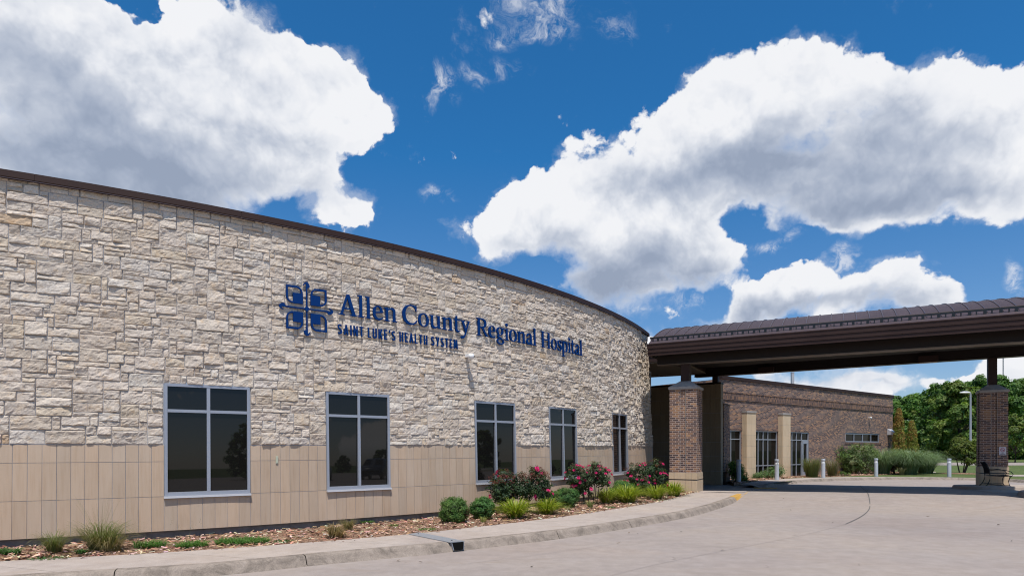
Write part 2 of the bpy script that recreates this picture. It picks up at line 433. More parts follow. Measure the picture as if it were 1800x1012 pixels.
def vor(vec, sc, det):
    vo = g.n('ShaderNodeTexVoronoi', feature='F1', i_Vector=vec, i_Scale=sc)
    vo.inputs['Detail'].default_value = det; vo.inputs['Roughness'].default_value = .55; vo.inputs['Lacunarity'].default_value = 2.3; vo.normalize = True
    return g.math('SUBTRACT', .30, vo.outputs['Distance'])
wd_dir = vm('ADD', dirv, vm('SCALE', wv, sc=.5))
fb = g.math('SUBTRACT', g.noise(wd_dir, 11, 9, .68).outputs[0], .5)
v0 = vor(wd_dir, 12.0, 3.0)
v1 = vor(vm('ADD', wd_dir, (-.004, -.008, .020)), 12.0, 3.0)
edge = g.math('ADD', g.math('MULTIPLY', v0, 2.1), g.math('MULTIPLY', fb, 1.35))
dens = g.math('ADD', cov, g.math('MULTIPLY', edge, .82))
back = g.mr(sx.outputs[1], -.05, .25, 1, 0)
gen = g.math('MULTIPLY', g.mr(w1.outputs[0], .50, .70), .7)
dens = g.math('ADD', dens, g.math('MULTIPLY', gen, back))
soft = g.mr(g.math('ADD', shd, g.math('MULTIPLY', w1.outputs[0], .5)), .25, .95, .36, .92)
alpha = g.mr(dens, .24, soft, smooth=True)
veil = g.math('MULTIPLY', g.mr(g.math('MULTIPLY_ADD', fb, 2.0, cov), .14, .66, smooth=True), .34)
alpha = g.math('MAXIMUM', alpha, veil)
wfb = g.noise(vm('ADD', dirv, vm('SCALE', wv, sc=1.2)), 16, 8, .72, .6).outputs[0]
wal = g.math('MULTIPLY', g.mr(g.math('MULTIPLY', wsp, g.mr(wfb, .42, .72)), .02, .55, smooth=True), .62)
alpha = g.math('MAXIMUM', alpha, wal)
alpha = g.math('MULTIPLY', alpha, g.mr(sx.outputs[2], .0, .03))
thick = g.mr(dens, .34, .95)
shade = g.math('MULTIPLY_ADD', shd, .82, g.math('MULTIPLY', g.math('SUBTRACT', v1, v0), 1.3))
shade = g.math('ADD', shade, g.math('MULTIPLY', v0, -.30))
shade = g.math('ADD', shade, g.math('MULTIPLY', fb, -.30))
shade = g.math('ADD', shade, g.math('MULTIPLY', g.math('SUBTRACT', w2.outputs[0], .5), .35))
shade = g.math('MULTIPLY', shade, thick, clamp=True)
ccol = g.ramp(shade, [(0, (8.9, 9.0, 9.3)), (.18, (7.9, 8.15, 8.7)), (.5, (5.3, 5.8, 6.8)), (.8, (3.8, 4.4, 5.6)), (1, (3.1, 3.7, 4.9))])
tint = g.mix(g.mr(sx.outputs[2], .03, .42), (.86, .88, 1.02), (.24, .90, 1.30))
fin = g.mix(alpha, g.mix(1, sky.outputs[0], tint, 'MULTIPLY'), ccol)
g.set(bg.inputs['Color'], fin); bg.inputs['Strength'].default_value = .1
wd.cycles.sampling_method = 'MANUAL'; wd.cycles.sample_map_resolution = 512

# ------------------------------------------------------------------ setting: ground, drive, walk, kerbs
def strip(name, A, B, mat_, za, zb, nrow=1, origin=None, uvs=False, mb=None):
    """sheet between two polylines of equal length"""
    own = mb is None; mb = mb or MB()
    for i in range(len(A) - 1):
        for r in range(nrow):
            f0, f1 = r / nrow, (r + 1) / nrow
            pts = []
            for (p, q_) in ((A[i], B[i]), (A[i + 1], B[i + 1])):
                for f in (f0, f1):
                    xx, yy = p[0] * (1 - f) + q_[0] * f, p[1] * (1 - f) + q_[1] * f
                    pts.append(Vector((xx, yy, za(xx, yy) * (1 - f) + zb(xx, yy) * f)))
            mb.q([pts[0], pts[2], pts[3], pts[1]])
    return mb.build(name, mat_) if own else mb
def resample(P, n):
    L = [0]
    for i in range(1, len(P)): L.append(L[-1] + (Vector(P[i]).xy - Vector(P[i - 1]).xy).length)
    out = []; j = 0
    for k in range(n):
        d = L[-1] * k / (n - 1)
        while j < len(P) - 2 and L[j + 1] < d: j += 1
        f = (d - L[j]) / max(1e-6, L[j + 1] - L[j])
        out.append(Vector(P[j]).lerp(Vector(P[j + 1]), f))
    return out
def smoothline(P, n, it=2):
    Q = [Vector(p) for p in P]
    for _ in range(it):
        N_ = [Q[0]]
        for i in range(len(Q) - 1): N_ += [Q[i].lerp(Q[i + 1], .25), Q[i].lerp(Q[i + 1], .75)]
        N_.append(Q[-1]); Q = N_
    return resample(Q, n)

mb = MB()
n = 24
for i in range(n):
    for j in range(n):
        x0, x1 = [-700 + 1400 * k / n for k in (i, i + 1)]; y0, y1 = [-500 + 1500 * k / n for k in (j, j + 1)]
        mb.q([(x0, y0, -1.2), (x1, y0, -1.2), (x1, y1, -1.2), (x0, y1, -1.2)])
struct(mb.build('ground', M['lawn']))
# the drive: one sheet under everything near
mb = MB(); stx = .75
xs = [-30 + stx * i for i in range(131)]; ys = [-40 + 2 * i for i in range(20)] + [0 + stx * i for i in range(60)]
gv = [[(x, y, gz(x, y)) for x in xs] for y in ys]
vs = [p for r in gv for p in r]; nx = len(xs)
mb.mesh(vs, [(j * nx + i, j * nx + i + 1, (j + 1) * nx + i + 1, (j + 1) * nx + i) for j in range(len(ys) - 1) for i in range(nx - 1)])
struct(mb.build('drive', M['road'], smooth=True))

kerb_px = [(101, 1007.8), (250, 999.5), (400, 989.5), (560, 973), (700, 961.5), (794, 952.5), (833, 948.2), (924, 938.5), (960, 934.5), (1035, 925), (1107, 914.2), (1160, 906), (1204, 898.3), (1245, 888.5), (1278, 878), (1300, 869.5), (1310, 865.8)]
KP = [at(px, py, .14) for px, py in kerb_px]
d0 = (KP[0] - KP[1]).normalized()
KP = [KP[0] + d0 * 22 + Vector((0, -3.0, 0)), KP[0] + d0 * 9 + Vector((0, -.5, 0))] + KP
K = smoothline(KP, 260)
back_px = [(0, 985.5), (100, 980), (250, 973), (500, 956), (600, 948), (719, 938.4), (847, 924.4), (960, 911.5), (1058, 897.5), (1136, 885.2), (1180, 876.2), (1206, 868.8), (1222, 864.3)]
BP = [at(px, py, .14) for px, py in back_px]
d0 = (BP[0] - BP[1]).normalized()
BP = [BP[0] + d0 * 22 + Vector((0, -3.0, 0)), BP[0] + d0 * 9 + Vector((0, -.5, 0))] + BP
BK = smoothline(BP, 260)

def kerb_profile(name, line, side, top, low, mat_, width=.16, slope=.05, joint=0):
    """rolled kerb along a line; side: unit normals pointing to the road"""
    mb = MB()
    prof = [(width, lambda t, l: t), (.05, lambda t, l: t), (.018, lambda t, l: t - .006), (-.006, lambda t, l: t - .022), (-.022, lambda t, l: t - .05), (-.022 - slope, lambda t, l: l + .004), (-.06 - slope, lambda t, l: l - .03)]
    rows = []; skip = set(); LL = [Vector((p.x, p.y, 0)) for p in line]; acc = 1.1; k_ = 1; out = [LL[0]]
    while k_ < len(LL):
        d_ = (LL[k_] - out[-1]).length
        if joint and acc + d_ >= joint:
            dr_ = (LL[k_] - out[-1]).normalized(); q_ = out[-1] + dr_ * max(.001, joint - acc); out += [q_, q_ + dr_ * .012]; skip.add(len(out) - 2); acc = 0
            if (LL[k_] - q_).length < .03: k_ += 1
            continue
        acc += d_; out.append(LL[k_]); k_ += 1
    for i, p in enumerate(out):
        a = out[max(0, i - 1)]; b_ = out[min(len(out) - 1, i + 1)]
        if i in skip and i: b_ = out[i + 1]
        t_ = (b_ - a); t_.z = 0; t_.normalize(); n_ = Vector((t_.y, -t_.x, 0)) * side
        tz, lz = top(p.x, p.y), low(p.x, p.y)
        rows.append([Vector((p.x - n_.x * o, p.y - n_.y * o, max(f(tz, lz), lz - .04) if k > 3 else f(tz, lz))) for k, (o, f) in enumerate(prof)])
    np_ = len(prof)
    vs = [v for r in rows for v in r]
    mb.mesh(vs, [(i * np_ + k, i * np_ + k + 1, (i + 1) * np_ + k + 1, (i + 1) * np_ + k) for i in range(len(rows) - 1) if i not in skip for k in range(np_ - 1)])
    return mb.build(name, mat_, smooth=True)
struct(kerb_profile('kerb', K[:248], 1, hx, gz, M['kerb'], joint=2.25))
struct(kerb_profile('kerb_end', K[247:], 1, lambda x, y: hx(x, y) + .004, gz, M['yellow']))
# sidewalk panels with open joints
Kin = []
for i, p in enumerate(K):
    a = K[max(0, i - 1)]; b_ = K[min(len(K) - 1, i + 1)]; t_ = (b_ - a).normalized()
    Kin.append(Vector((p.x - t_.y * .158, p.y + t_.x * .158, 0)))
mb = MB()
lenK = [0]
for i in range(1, 260): lenK.append(lenK[-1] + (K[i] - K[i - 1]).length)
pan = 2.25; off0 = lenK[min(range(260), key=lambda i: (K[i] - KP[2]).length)]
def lerp_line(L, d):
    d = max(0, min(lenK[-1], d)); j = 0
    while j < 258 and lenK[j + 1] < d: j += 1
    f = (d - lenK[j]) / max(1e-6, lenK[j + 1] - lenK[j]); return L[j].lerp(L[j + 1], f)
k0 = -int(off0 / pan) - 1; d = off0 + k0 * pan
while d < lenK[-1]:
    lo, hi = max(0, d + .006), min(lenK[-1], d + pan - .006)
    if hi > lo:
        m_ = 6; cols = [lo + (hi - lo) * i / m_ for i in range(m_ + 1)]
        A = [lerp_line(Kin, c) for c in cols]; B = [lerp_line(BK, c) for c in cols]
        for i in range(m_):
            for r in range(3):
                qd = []
                for (cc, f) in ((i, r / 3), (i + 1, r / 3), (i + 1, (r + 1) / 3), (i, (r + 1) / 3)):
                    p = A[cc].lerp(B[cc], f); qd.append((p.x, p.y, hx(p.x, p.y)))
                mb.q(qd)
        for e in (0, m_):
            pts = [A[e].lerp(B[e], r / 3) for r in range(4)]
            for r in range(3):
                p, q_ = pts[r], pts[r + 1]
                mb.q([(p.x, p.y, hx(p.x, p.y)), (q_.x, q_.y, hx(q_.x, q_.y)), (q_.x, q_.y, hx(q_.x, q_.y) - .09), (p.x, p.y, hx(p.x, p.y) - .09)])
    d += pan
struct(mb.build('sidewalk', M['walk']))
# walk under the canopy, flush with the drive
K2px = [(1345, 852), (1362, 848), (1380, 845.4), (1410, 842.8), (1450, 840.6), (1520, 838.6), (1613, 838.2), (1700, 839), (1760, 841), (1800, 842.8), (1900, 850)]
def z2(x, y): return gz(x, y) + .14
def at2(px, py, zf=z2):
    z = -.1
    for _ in range(25): p = at(px, py, z); z = .5 * z + .5 * zf(p.x, p.y)
    return at(px, py, z)
K2P = [at2(*p) for p in K2px]
K2P += [K2P[-1] + Vector((8, -4, 0)), K2P[-1] + Vector((20, -12, 0))]
K2 = smoothline(K2P, 160)
fw = [K[-1] + Vector((0, 0, 0)), K2[0]]
edgeA = [K[-1].lerp(K2[0], i / 12) for i in range(13)]
edgeB = [BK[-1].lerp(RL + U2 * .2 + V2 * -.25, i / 12) for i in range(13)]
strip('canopy_walk', edgeA, edgeB, M['walk'], lambda x, y: gz(x, y) + .006, lambda x, y: gz(x, y) + .006, 6)['kind'] = 'structure'
edgeC = [K2[0].lerp(K2[6], i / 12) for i in range(13)]
# ramp of walk behind the second kerb
struct(kerb_profile('far_kerb', K2, 1, lambda x, y: gz(x, y) + .14 * sm(0, 1.3, (Vector((x, y, 0)) - Vector((K2[0].x, K2[0].y, 0))).length) + .006, gz, M['kerb'], .17, .06, 3.0))
K2in = []
for i, p in enumerate(K2):
    a = K2[max(0, i - 1)]; b_ = K2[min(len(K2) - 1, i + 1)]; t_ = (b_ - a); t_.z = 0; t_.normalize()
    K2in.append(Vector((p.x - t_.y * .165, p.y + t_.x * .165, 0)))
mb = MB()
p = K2[0]; mb.box((p.x + .05, p.y + .1), .42, .30, gz(p.x, p.y) - .05, gz(p.x, p.y) + .024, U)
struct(mb.build('painted_ramp_edge', M['yellow']))
# wing facade frame
def wtp(t): return Vector((18 + .8026 * t, 38.4 + .5965 * t, 0))
WN = Vector((.5965, -.8026, 0)); WT = Vector((.8026, .5965, 0))
def wt(px):
    u = (px - 900) / F; return (u * 38.4 - 18) / (.8026 - .5965 * u)
def wz(px, y):
    D = wtp(wt(px)).y; return EYE + (HZ - y) * D / F
# lawn beyond the second kerb, out to the wood
def zl(x, y): return gz(x, y) + .135
LA = [Vector((14, 46, 0)), Vector((16, 42, 0))] + K2in[6:]
LB = [p * (150 / p.length) for p in LA]
LA_ = resample(LA, 120); LB_ = resample(LB, 120)
mb = MB()
for i in range(119):
    fr = [(r / 26) ** 2 for r in range(27)]
    for r in range(26):
        pts = [LA_[i].lerp(LB_[i], fr[r]), LA_[i + 1].lerp(LB_[i + 1], fr[r]), LA_[i + 1].lerp(LB_[i + 1], fr[r + 1]), LA_[i].lerp(LB_[i], fr[r + 1])]
        mb.q([(p.x, p.y, zl(p.x, p.y)) for p in pts])
struct(mb.build('lawn', M['lawn'], smooth=True))
# far drive across the lawn, and path
def zfar(x, y): return gz(x, y) + .145
fa = [at2(px, 817.2, zfar) for px in range(1600, 2100, 20)]; fb = [at2(px, 812.3, zfar) for px in range(1600, 2100, 20)]
strip('far_drive', fa, fb, M['road'], zfar, zfar, 2)['kind'] = 'structure'
fa = [at2(px, py, zfar) for px, py in ((1774, 836.4), (1800, 836.6), (1850, 837))]; fb = [at2(px, py, zfar) for px, py in ((1774, 833.6), (1800, 833.9), (1850, 834.2))]
strip('far_path', fa, fb, M['walk'], zfar, zfar, 2)['kind'] = 'structure'
fa = [at2(px, 829.8, zfar) for px in (1630, 1637, 1645)]; fb = [at2(px, 828.6, zfar) for px in (1630, 1637, 1645)]
strip('paving_slab', fa, fb, M['walk'], zfar, zfar, 1)['kind'] = 'structure'
# walk in front of the wing doors, joining the second kerb
wA = [K2in[i] for i in range(0, 62)]
wB = []
for i, p in enumerate(wA):
    f = i / 61; wB.append(p + Vector((-.12, 1.9 * (1 - f) ** .7 + .05, 0)))
zdw = lambda x, y: gz(x, y) + .014 + .128 * sm(0, 1.3, (Vector((x, y, 0)) - Vector((K2[0].x, K2[0].y, 0))).length)
strip('door_walk', wA, wB, M['walk'], zdw, zdw, 2)['kind'] = 'structure'
# mulch beds
def bed(name, A, B, zf, bump, nr, nseg):
    mb = MB(); A = resample(A, nseg); B = resample(B, nseg)
    vs = []
    for i in range(nseg):
        vs.append((A[i].x, A[i].y, zf(A[i], 0) - .25))
        for r in range(nr + 1):
            p = A[i].lerp(B[i], r / nr); e = 0 if r in (0, nr) else 1
            vs.append((p.x, p.y, zf(p, r / nr) + (bump * e * (noise.fractal(Vector((p.x * 3, p.y * 3, 0)), 1, 2, 3) + .25 + .5 * noise.noise(Vector((p.x * 14, p.y * 14, 3)))))))
    nr2 = nr + 2
    mb.mesh(vs, [(i * nr2 + r, (i + 1) * nr2 + r, (i + 1) * nr2 + r + 1, i * nr2 + r + 1) for i in range(nseg - 1) for r in range(nr2 - 1)])
    mb.q([vs[r] for r in range(nr2)] + [(vs[nr2 - 1][0], vs[nr2 - 1][1], vs[nr2 - 1][2] - .25)])
    o = mb.build(name, M['mulch'], smooth=True); struct(o); return o
wallfoot = [wp(S0 + (24.0 - S0) * i / 200, ZB - .1, -.06) for i in range(201)]
wallfoot = [Vector((p.x, p.y, 0)) for p in wallfoot]
BKl = [p for p in BK]
# pair every wall foot point with the nearest sidewalk edge point
pairB = [min(BKl, key=lambda q_: (q_.xy - p.xy).length) for p in wallfoot]
BEDZ = lambda p, f: .125 * (1 - f) + .085 * f
def bedz(x, y): return .11
bed('mulch_bed', pairB, wallfoot, BEDZ, .02, 12, 260)
mA = [at2(px, py, zl) for px, py in ((1290, 849), (1325, 845.5), (1365, 841.5), (1410, 839), (1450, 838), (1500, 836), (1545, 834.5), (1590, 833), (1600, 832.5))]
mB = [wtp(wt(1278)) + WN * -.2, wtp(wt(1320)) + WN * -.2, wtp(wt(1390)) + WN * -.2, wtp(wt(1450)) + WN * -.2, wtp(wt(1500)) + WN * -.2, wtp(wt(1540)) + WN * -.2, wtp(wt(1566)) + WN * -.1, wtp(wt(1572)) + WN * 1, at2(1602, 826, zl)]
bed('shrub_bed', mA, mB, lambda p, f: zl(p.x, p.y) + .012, .03, 10, 90)
tp = at2(1690, 832, zl)
mb = MB(); rg = []
for k in range(28):
    an = k * 2 * math.pi / 28; rr = 1.25 * (1 + .12 * math.sin(3 * an))
    x_, y_ = tp.x + rr * math.cos(an), tp.y + rr * math.sin(an) * .9; rg.append((x_, y_, zl(x_, y_) + .01))
for k in range(28): mb.q([rg[k], rg[(k + 1) % 28], (tp.x, tp.y, zl(tp.x, tp.y) + .09)])
struct(mb.build('mulch_ring', M['mulch']))
# wood chips lying on the beds
mb = MB(); rnd = random.Random(3)
def chip(x, y, z, L):
    an = rnd.random() * 6.283; t = Vector((math.cos(an), math.sin(an), rnd.uniform(-.35, .35))) * L; w_ = Vector((-math.sin(an), math.cos(an), rnd.uniform(-.5, .5))) * L * rnd.uniform(.18, .4)
    k = rnd.random(); c = [(.17, .09, .06), (.36, .215, .14), (.47, .30, .205), (.58, .45, .34), (.28, .155, .10)][int(k * 5)]
    c = tuple(v * rnd.uniform(.8, 1.2) for v in c); p = Vector((x, y, z))
    mb.q([p - t - w_, p + t - w_, p + t + w_, p - t + w_], c)
for i in range(9000):
    k = int(rnd.random() ** 1.0 * 160) + 40
    f = rnd.random()
    a, b_ = pairB[min(k, 200)], wallfoot[min(k, 200)]; p = a.lerp(b_, f)
    chip(p.x + rnd.uniform(-.15, .15), p.y + rnd.uniform(-.15, .15), BEDZ(p, f) + rnd.uniform(.012, .035), rnd.uniform(.018, .05))
for i in range(1600):
    f = rnd.random(); k = rnd.random() * (len(mA) - 1.01); j = int(k)
    a, b_ = mA[j].lerp(mA[j + 1], k - j), mB[j].lerp(mB[j + 1], k - j); p = a.lerp(b_, f * .6)
    chip(p.x, p.y, zl(p.x, p.y) + .03, rnd.uniform(.04, .09))
tag(mb.build('wood_chips', M['chip']), 'brown shredded wood chips covering the planting beds', 'mulch', kind='stuff')
# cracks and sealed joints in the drive
def ribbon(name, pts, w_, mat_):
    P_ = smoothline(pts, 60); mb = MB()
    for i in range(59):
        t_ = (P_[i + 1] - P_[i]).normalized(); n_ = Vector((-t_.y, t_.x, 0)) * w_
        mb.q([(q_.x, q_.y, gz(q_.x, q_.y) + .010) for q_ in (P_[i] - n_, P_[i + 1] - n_, P_[i + 1] + n_, P_[i] + n_)])
    o = mb.build(name, mat_); struct(o)
ribbon('drive_joint', [at2(px, py, gz) for px, py in ((1512, 853), (1520, 861), (1527, 871), (1530, 886), (1527, 897), (1517, 906), (1502, 914), (1487, 920.5))], .010, M['seal'])
M['seal2'] = mat('sawn_joint', (.21, .18, .165), .9)
ribbon('drive_joint', [at2(px, py, gz) for px, py in ((1487, 920.5), (1440, 934), (1380, 947), (1280, 966), (1150, 992), (1060, 1015))], .003, M['seal2'])
ribbon('drive_joint', [at2(px, py, gz) for px, py in ((590, 1012), (720, 1001), (835, 989), (960, 973), (1080, 956))], .003, M['seal2'])
# specks and dry leaves on the drive
mb = MB(); rnd = random.Random(11)
for i in range(46):
    p = at2(rnd.uniform(700, 1800), 860 + 150 * rnd.random() ** 1.2, gz); an = rnd.random() * 6; L = rnd.uniform(.015, .05)
    t = Vector((math.cos(an), math.sin(an), .25)) * L; w_ = Vector((-math.sin(an), math.cos(an), .3)) * L * .4
    p = Vector((p.x, p.y, gz(p.x, p.y) + .02)); mb.q([p - t, p - w_, p + t, p + w_], rnd.choice([(.10, .07, .04), (.16, .11, .06), (.05, .04, .03)]))
tag(mb.build('leaf_litter', M['chip']), 'scattered dry leaves and specks on the concrete drive', 'litter', kind='stuff')

# ------------------------------------------------------------------ curved stone building
bo = wp(11, 0.0); bo.z = .1
SB = thing('stone_building', 'curved hospital wing of pale rough limestone above a buff tile base', 'building', bo)
# random ashlar
UZ = (ZC - .075 - ZT) / 56; UX = .03
NXs, NZs = int((24.3 - S0) / UX), 56
occ = [bytearray(NXs) for _ in range(NZs)]; edgeat = [bytearray(NXs + 1) for _ in range(NZs)]
zwin = round((WZ1 + .012 - ZT) / UZ)
for (a, b_) in WIN:
    for j in range(zwin):
        for i in range(int(round((a - S0) / UX)), int(round((b_ - S0) / UX))): occ[j][i] = 1
rnd = random.Random(21); stones = []
for j in range(NZs):
    i = 0
    while i < NXs:
        if occ[j][i]: i += 1; continue
        run = 0
        while i + run < NXs and not occ[j][i + run] and run < 24: run += 1
        hh = rnd.choices([1, 2, 3], [.40, .40, .20])[0]
        ww = int({1: rnd.uniform(6, 19), 2: rnd.uniform(6, 19), 3: rnd.uniform(9, 19)}[hh])
        if rnd.random() < .12: ww = int(rnd.uniform(3, 6)); hh = min(hh, 2)
        for dlt in (0, 2, -2, 3, -3, 4):           # keep upright joints from lining up
            w2 = ww + dlt
            if w2 >= 3 and (j == 0 or i + w2 >= NXs or edgeat[j - 1][min(NXs, i + w2)] == 0): ww = w2; break
        if run - ww < 4: ww = run if run < 20 else run // 2
        hh = min(hh, NZs - j)
        while hh > 1 and any(occ[j + k][i + c] for k in range(hh) for c in range(min(ww, run))): hh -= 1
        ww = min(ww, run)
        for k in range(hh):
            for c in range(ww): occ[j + k][i + c] = 1
        for k in range(hh): edgeat[j + k][i] = 1; edgeat[j + k][i + ww] = 1
        stones.append((i, j, ww, hh)); i += ww
mb = MB()
for (i, j, ww, hh) in stones:
    s0, s1 = S0 + i * UX + .0038, S0 + (i + ww) * UX - .0038
    z0, z1 = ZT + j * UZ + .0034, ZT + (j + hh) * UZ - .0034
    zm = (z0 + z1) / 2
    if s0 > send(zm): continue
    s1 = min(s1, send(zm))
    if s1 - s0 < .03: continue
    far = s0 > 13
    cell = .030 if s0 < 10 else (.040 if s0 < 16 else .050)
    if s1 < 3.6: cell = .12
    nx_, nz_ = max(3, round((s1 - s0) / cell)), max(3, round((z1 - z0) / (cell * .85)))
    sd_ = rnd.random() * 100
    pr = rnd.uniform(.010, .026) * (1 if hh > 1 else .75)
    tx, tz = rnd.gauss(0, .009), rnd.gauss(0, .007)
    k = rnd.random()
    base = (0.632, 0.550, 0.468) if k < .55 else (0.589, 0.501, 0.413) if k < .80 else (0.660, 0.594, 0.522) if k < .93 else (0.621, 0.522, 0.413) if k < .993 else (0.550, 0.418, 0.297)
    v_ = rnd.uniform(.93, 1.05); col = tuple(c * v_ * rnd.uniform(.995, 1.005) for c in base)
    us = [0, .012 / (s1 - s0) if s1 - s0 > .08 else .2] + [c / nx_ for c in range(1, nx_)] + [1 - (.012 / (s1 - s0) if s1 - s0 > .08 else .2), 1]
    vs_ = [0, .010 / (z1 - z0)] + [c / nz_ for c in range(1, nz_)] + [1 - .010 / (z1 - z0), 1]
    us = sorted(us); vs_ = sorted(vs_)
    pts = []; W_ = len(us)
    for bi, vv in enumerate(vs_):
        for ai, uu in enumerate(us):
            s = s0 + uu * (s1 - s0); z = z0 + vv * (z1 - z0)
            ex = min(uu, 1 - uu) * (s1 - s0); ez = min(vv, 1 - vv) * (z1 - z0)
            e = min(ex, ez * 1.3)
            if e < 1e-5: o = .007
            else:
                nn = noise.fractal(Vector((s * 7 + sd_, z * 9, sd_)), .9, 2.1, 4)
                cr = abs(noise.noise(Vector((s * 11 - sd_, z * 15, sd_ * 2))))
                o = .010 + (pr + tx * (uu - .5) * 2 + tz * (vv - .5) * 2 + nn * .014 - cr * .013) * sm(0, .017, e)
                o = max(.008, o + noise.noise(Vector((s * 34, z * 34, sd_))) * .006)
                if far: o *= 1 + .07 * min(9, s0 - 13)
            jx = 0 if ai in (0, W_ - 1) else rnd.uniform(-.007, .007); jz = 0 if bi in (0, len(vs_) - 1) else rnd.uniform(-.005, .005)
            pts.append(wp(s + jx, z + jz, o))
    fs = [(b * W_ + a, b * W_ + a + 1, (b + 1) * W_ + a + 1, (b + 1) * W_ + a) for b in range(len(vs_) - 1) for a in range(W_ - 1)]
    # side skirts back to the mortar
    n0 = len(pts); ringi = list(range(W_)) + [b * W_ + W_ - 1 for b in range(1, len(vs_))] + [(len(vs_) - 1) * W_ + a for a in range(W_ - 2, -1, -1)] + [b * W_ for b in range(len(vs_) - 2, 0, -1)]
    tv = wframe((s0 + s1) / 2)[1]
    for q_ in ringi: pts.append(pts[q_] - tv * .016)
    L = len(ringi)
    fs += [(ringi[(c + 1) % L], ringi[c], n0 + c, n0 + (c + 1) % L) for c in range(L)]
    mb.mesh(pts, fs, col)
mb.build('stone_facing', M['stone'], SB)
# wall behind the facing: mortar bed with the window openings
def wallstrip(mb, s0, s1, z0, z1, off, step=.4, flip=False):
    m_ = max(1, int((s1 - s0) / step))
    for k in range(m_):
        a, b_ = s0 + (s1 - s0) * k / m_, s0 + (s1 - s0) * (k + 1) / m_
        mb.q([wp(a, z0, off), wp(b_, z0, off), wp(b_, z1, off), wp(a, z1, off)])
mb = MB(); edges = [S0] + [e for w_ in WIN for e in w_] + [None]
for k in range(0, len(edges), 2):
    a = edges[k]; b_ = edges[k + 1]
    if b_ is None:
        for (za, zb) in ((ZB, ZT), (ZT, ZT + 1.4), (ZT + 1.4, ZT + 2.8), (ZT + 2.8, ZC)): wallstrip(mb, a, send((za + zb) / 2) + .01, za, zb, .002)
    else: wallstrip(mb, a, b_, ZB, ZC, .002)
for (a, b_) in WIN:
    wallstrip(mb, a, b_, ZB, WZ0 - .03, .002); wallstrip(mb, a, b_, WZ1 + .02, ZC, .002)
# end return, back wall and roof deck close the volume
e0, e1 = wp(send(ZB), ZB), wp(send(ZC), ZC)
T, N, up = wframe(24); bk = -N * 1.2 - T * .05
mb.q([e0, e0 + bk, e1 + bk, e1])
mb.build('wall', M['mortar'], SB)
mb = MB(); rim = [wp(S0 + (23.74 - S0) * i / 60, ZC - .12, -.1) for i in range(61)]
cen = Vector((-16, 36, ZC - .15))
for i in range(60): mb.q([rim[i], rim[i + 1], cen])
mb.build('roof', M['found'], SB)
# coping
mb = MB(); jn = [-1.4]
cop = [(-.30, ZC), (.105, ZC), (.105, ZC - .105), (.085, ZC - .118), (.02, ZC - .118)]
s = S0; lim = send(ZC) + .08
while s < lim - .01:
    e = min(s + 3.05, lim); m_ = 10
    for k in range(m_):
        a, b_ = s + .002 + (e - s - .004) * k / m_, s + .002 + (e - s - .004) * (k + 1) / m_
        for (o0, z0), (o1, z1) in zip(cop[:-1], cop[1:]):
            mb.q([wp(a, z0, o0), wp(a, z1, o1), wp(b_, z1, o1), wp(b_, z0, o0)])
    s = e
a = lim - .002
mb.q([wp(a, z0, o0) for o0, z0 in cop] + [wp(a, ZC - .118, -.3)])
mb.build('coping', M['bronze'], SB)
mb = MB()
s = S0
while s < lim - .3:
    e = min(s + .4, lim); mb.q([wp(s, ZC - .118, .1), wp(s, ZC - .130, .1), wp(e, ZC - .130, .1), wp(e, ZC - .118, .1)]); s = e
mb.build('drip_edge', M['rail'], SB)
# buff tile base
mb = MB(); rnd = random.Random(5)
def tiles(s0, s1, z0, z1):
    n_ = max(1, round((s1 - s0) / .188)); w_ = (s1 - s0) / n_
    for k in range(n_):
        a, b_ = s0 + k * w_ + .0035, s0 + (k + 1) * w_ - .0035; za, zb = z0 + .0035, z1 - .0035
        v_ = rnd.uniform(.93, 1.05); r_ = rnd.uniform(-.012, .014)
        col = (.50 * v_ + r_, .382 * v_, .280 * v_ - r_ * .6)
        f = [wp(a, za, .010), wp(b_, za, .010), wp(b_, zb, .010), wp(a, zb, .010)]
        N_ = wframe((a + b_) / 2)[1]; bq = [p - N_ * .012 for p in f]
        mb.q(f, col)
        for c in range(4): mb.q([f[(c + 1) % 4], f[c], bq[c], bq[(c + 1) % 4]], col)
for k in range(0, len(edges), 2):
    a = edges[k]; b_ = edges[k + 1] or send(ZT) - .02
    tiles(a, b_, ZB, Z3); tiles(a, b_, Z3, Z2); tiles(a, b_, Z2, ZT - .006)
for (a, b_) in WIN: tiles(a, b_, ZB, WZ0 - .034)
mb.build('tile_base', M['tile'], SB)
mb = MB(); wallstrip(mb, S0, 24.1, -.1, ZB, -.05, .4)
for k in range(50):
    a, b_ = S0 + k * .51, S0 + (k + 1) * .51
    mb.q([wp(a, ZB - .002, .0), wp(a, ZB - .002, -.05), wp(b_, ZB - .002, -.05), wp(b_, ZB - .002, .0)])
mb.build('foundation', M['found'], SB)
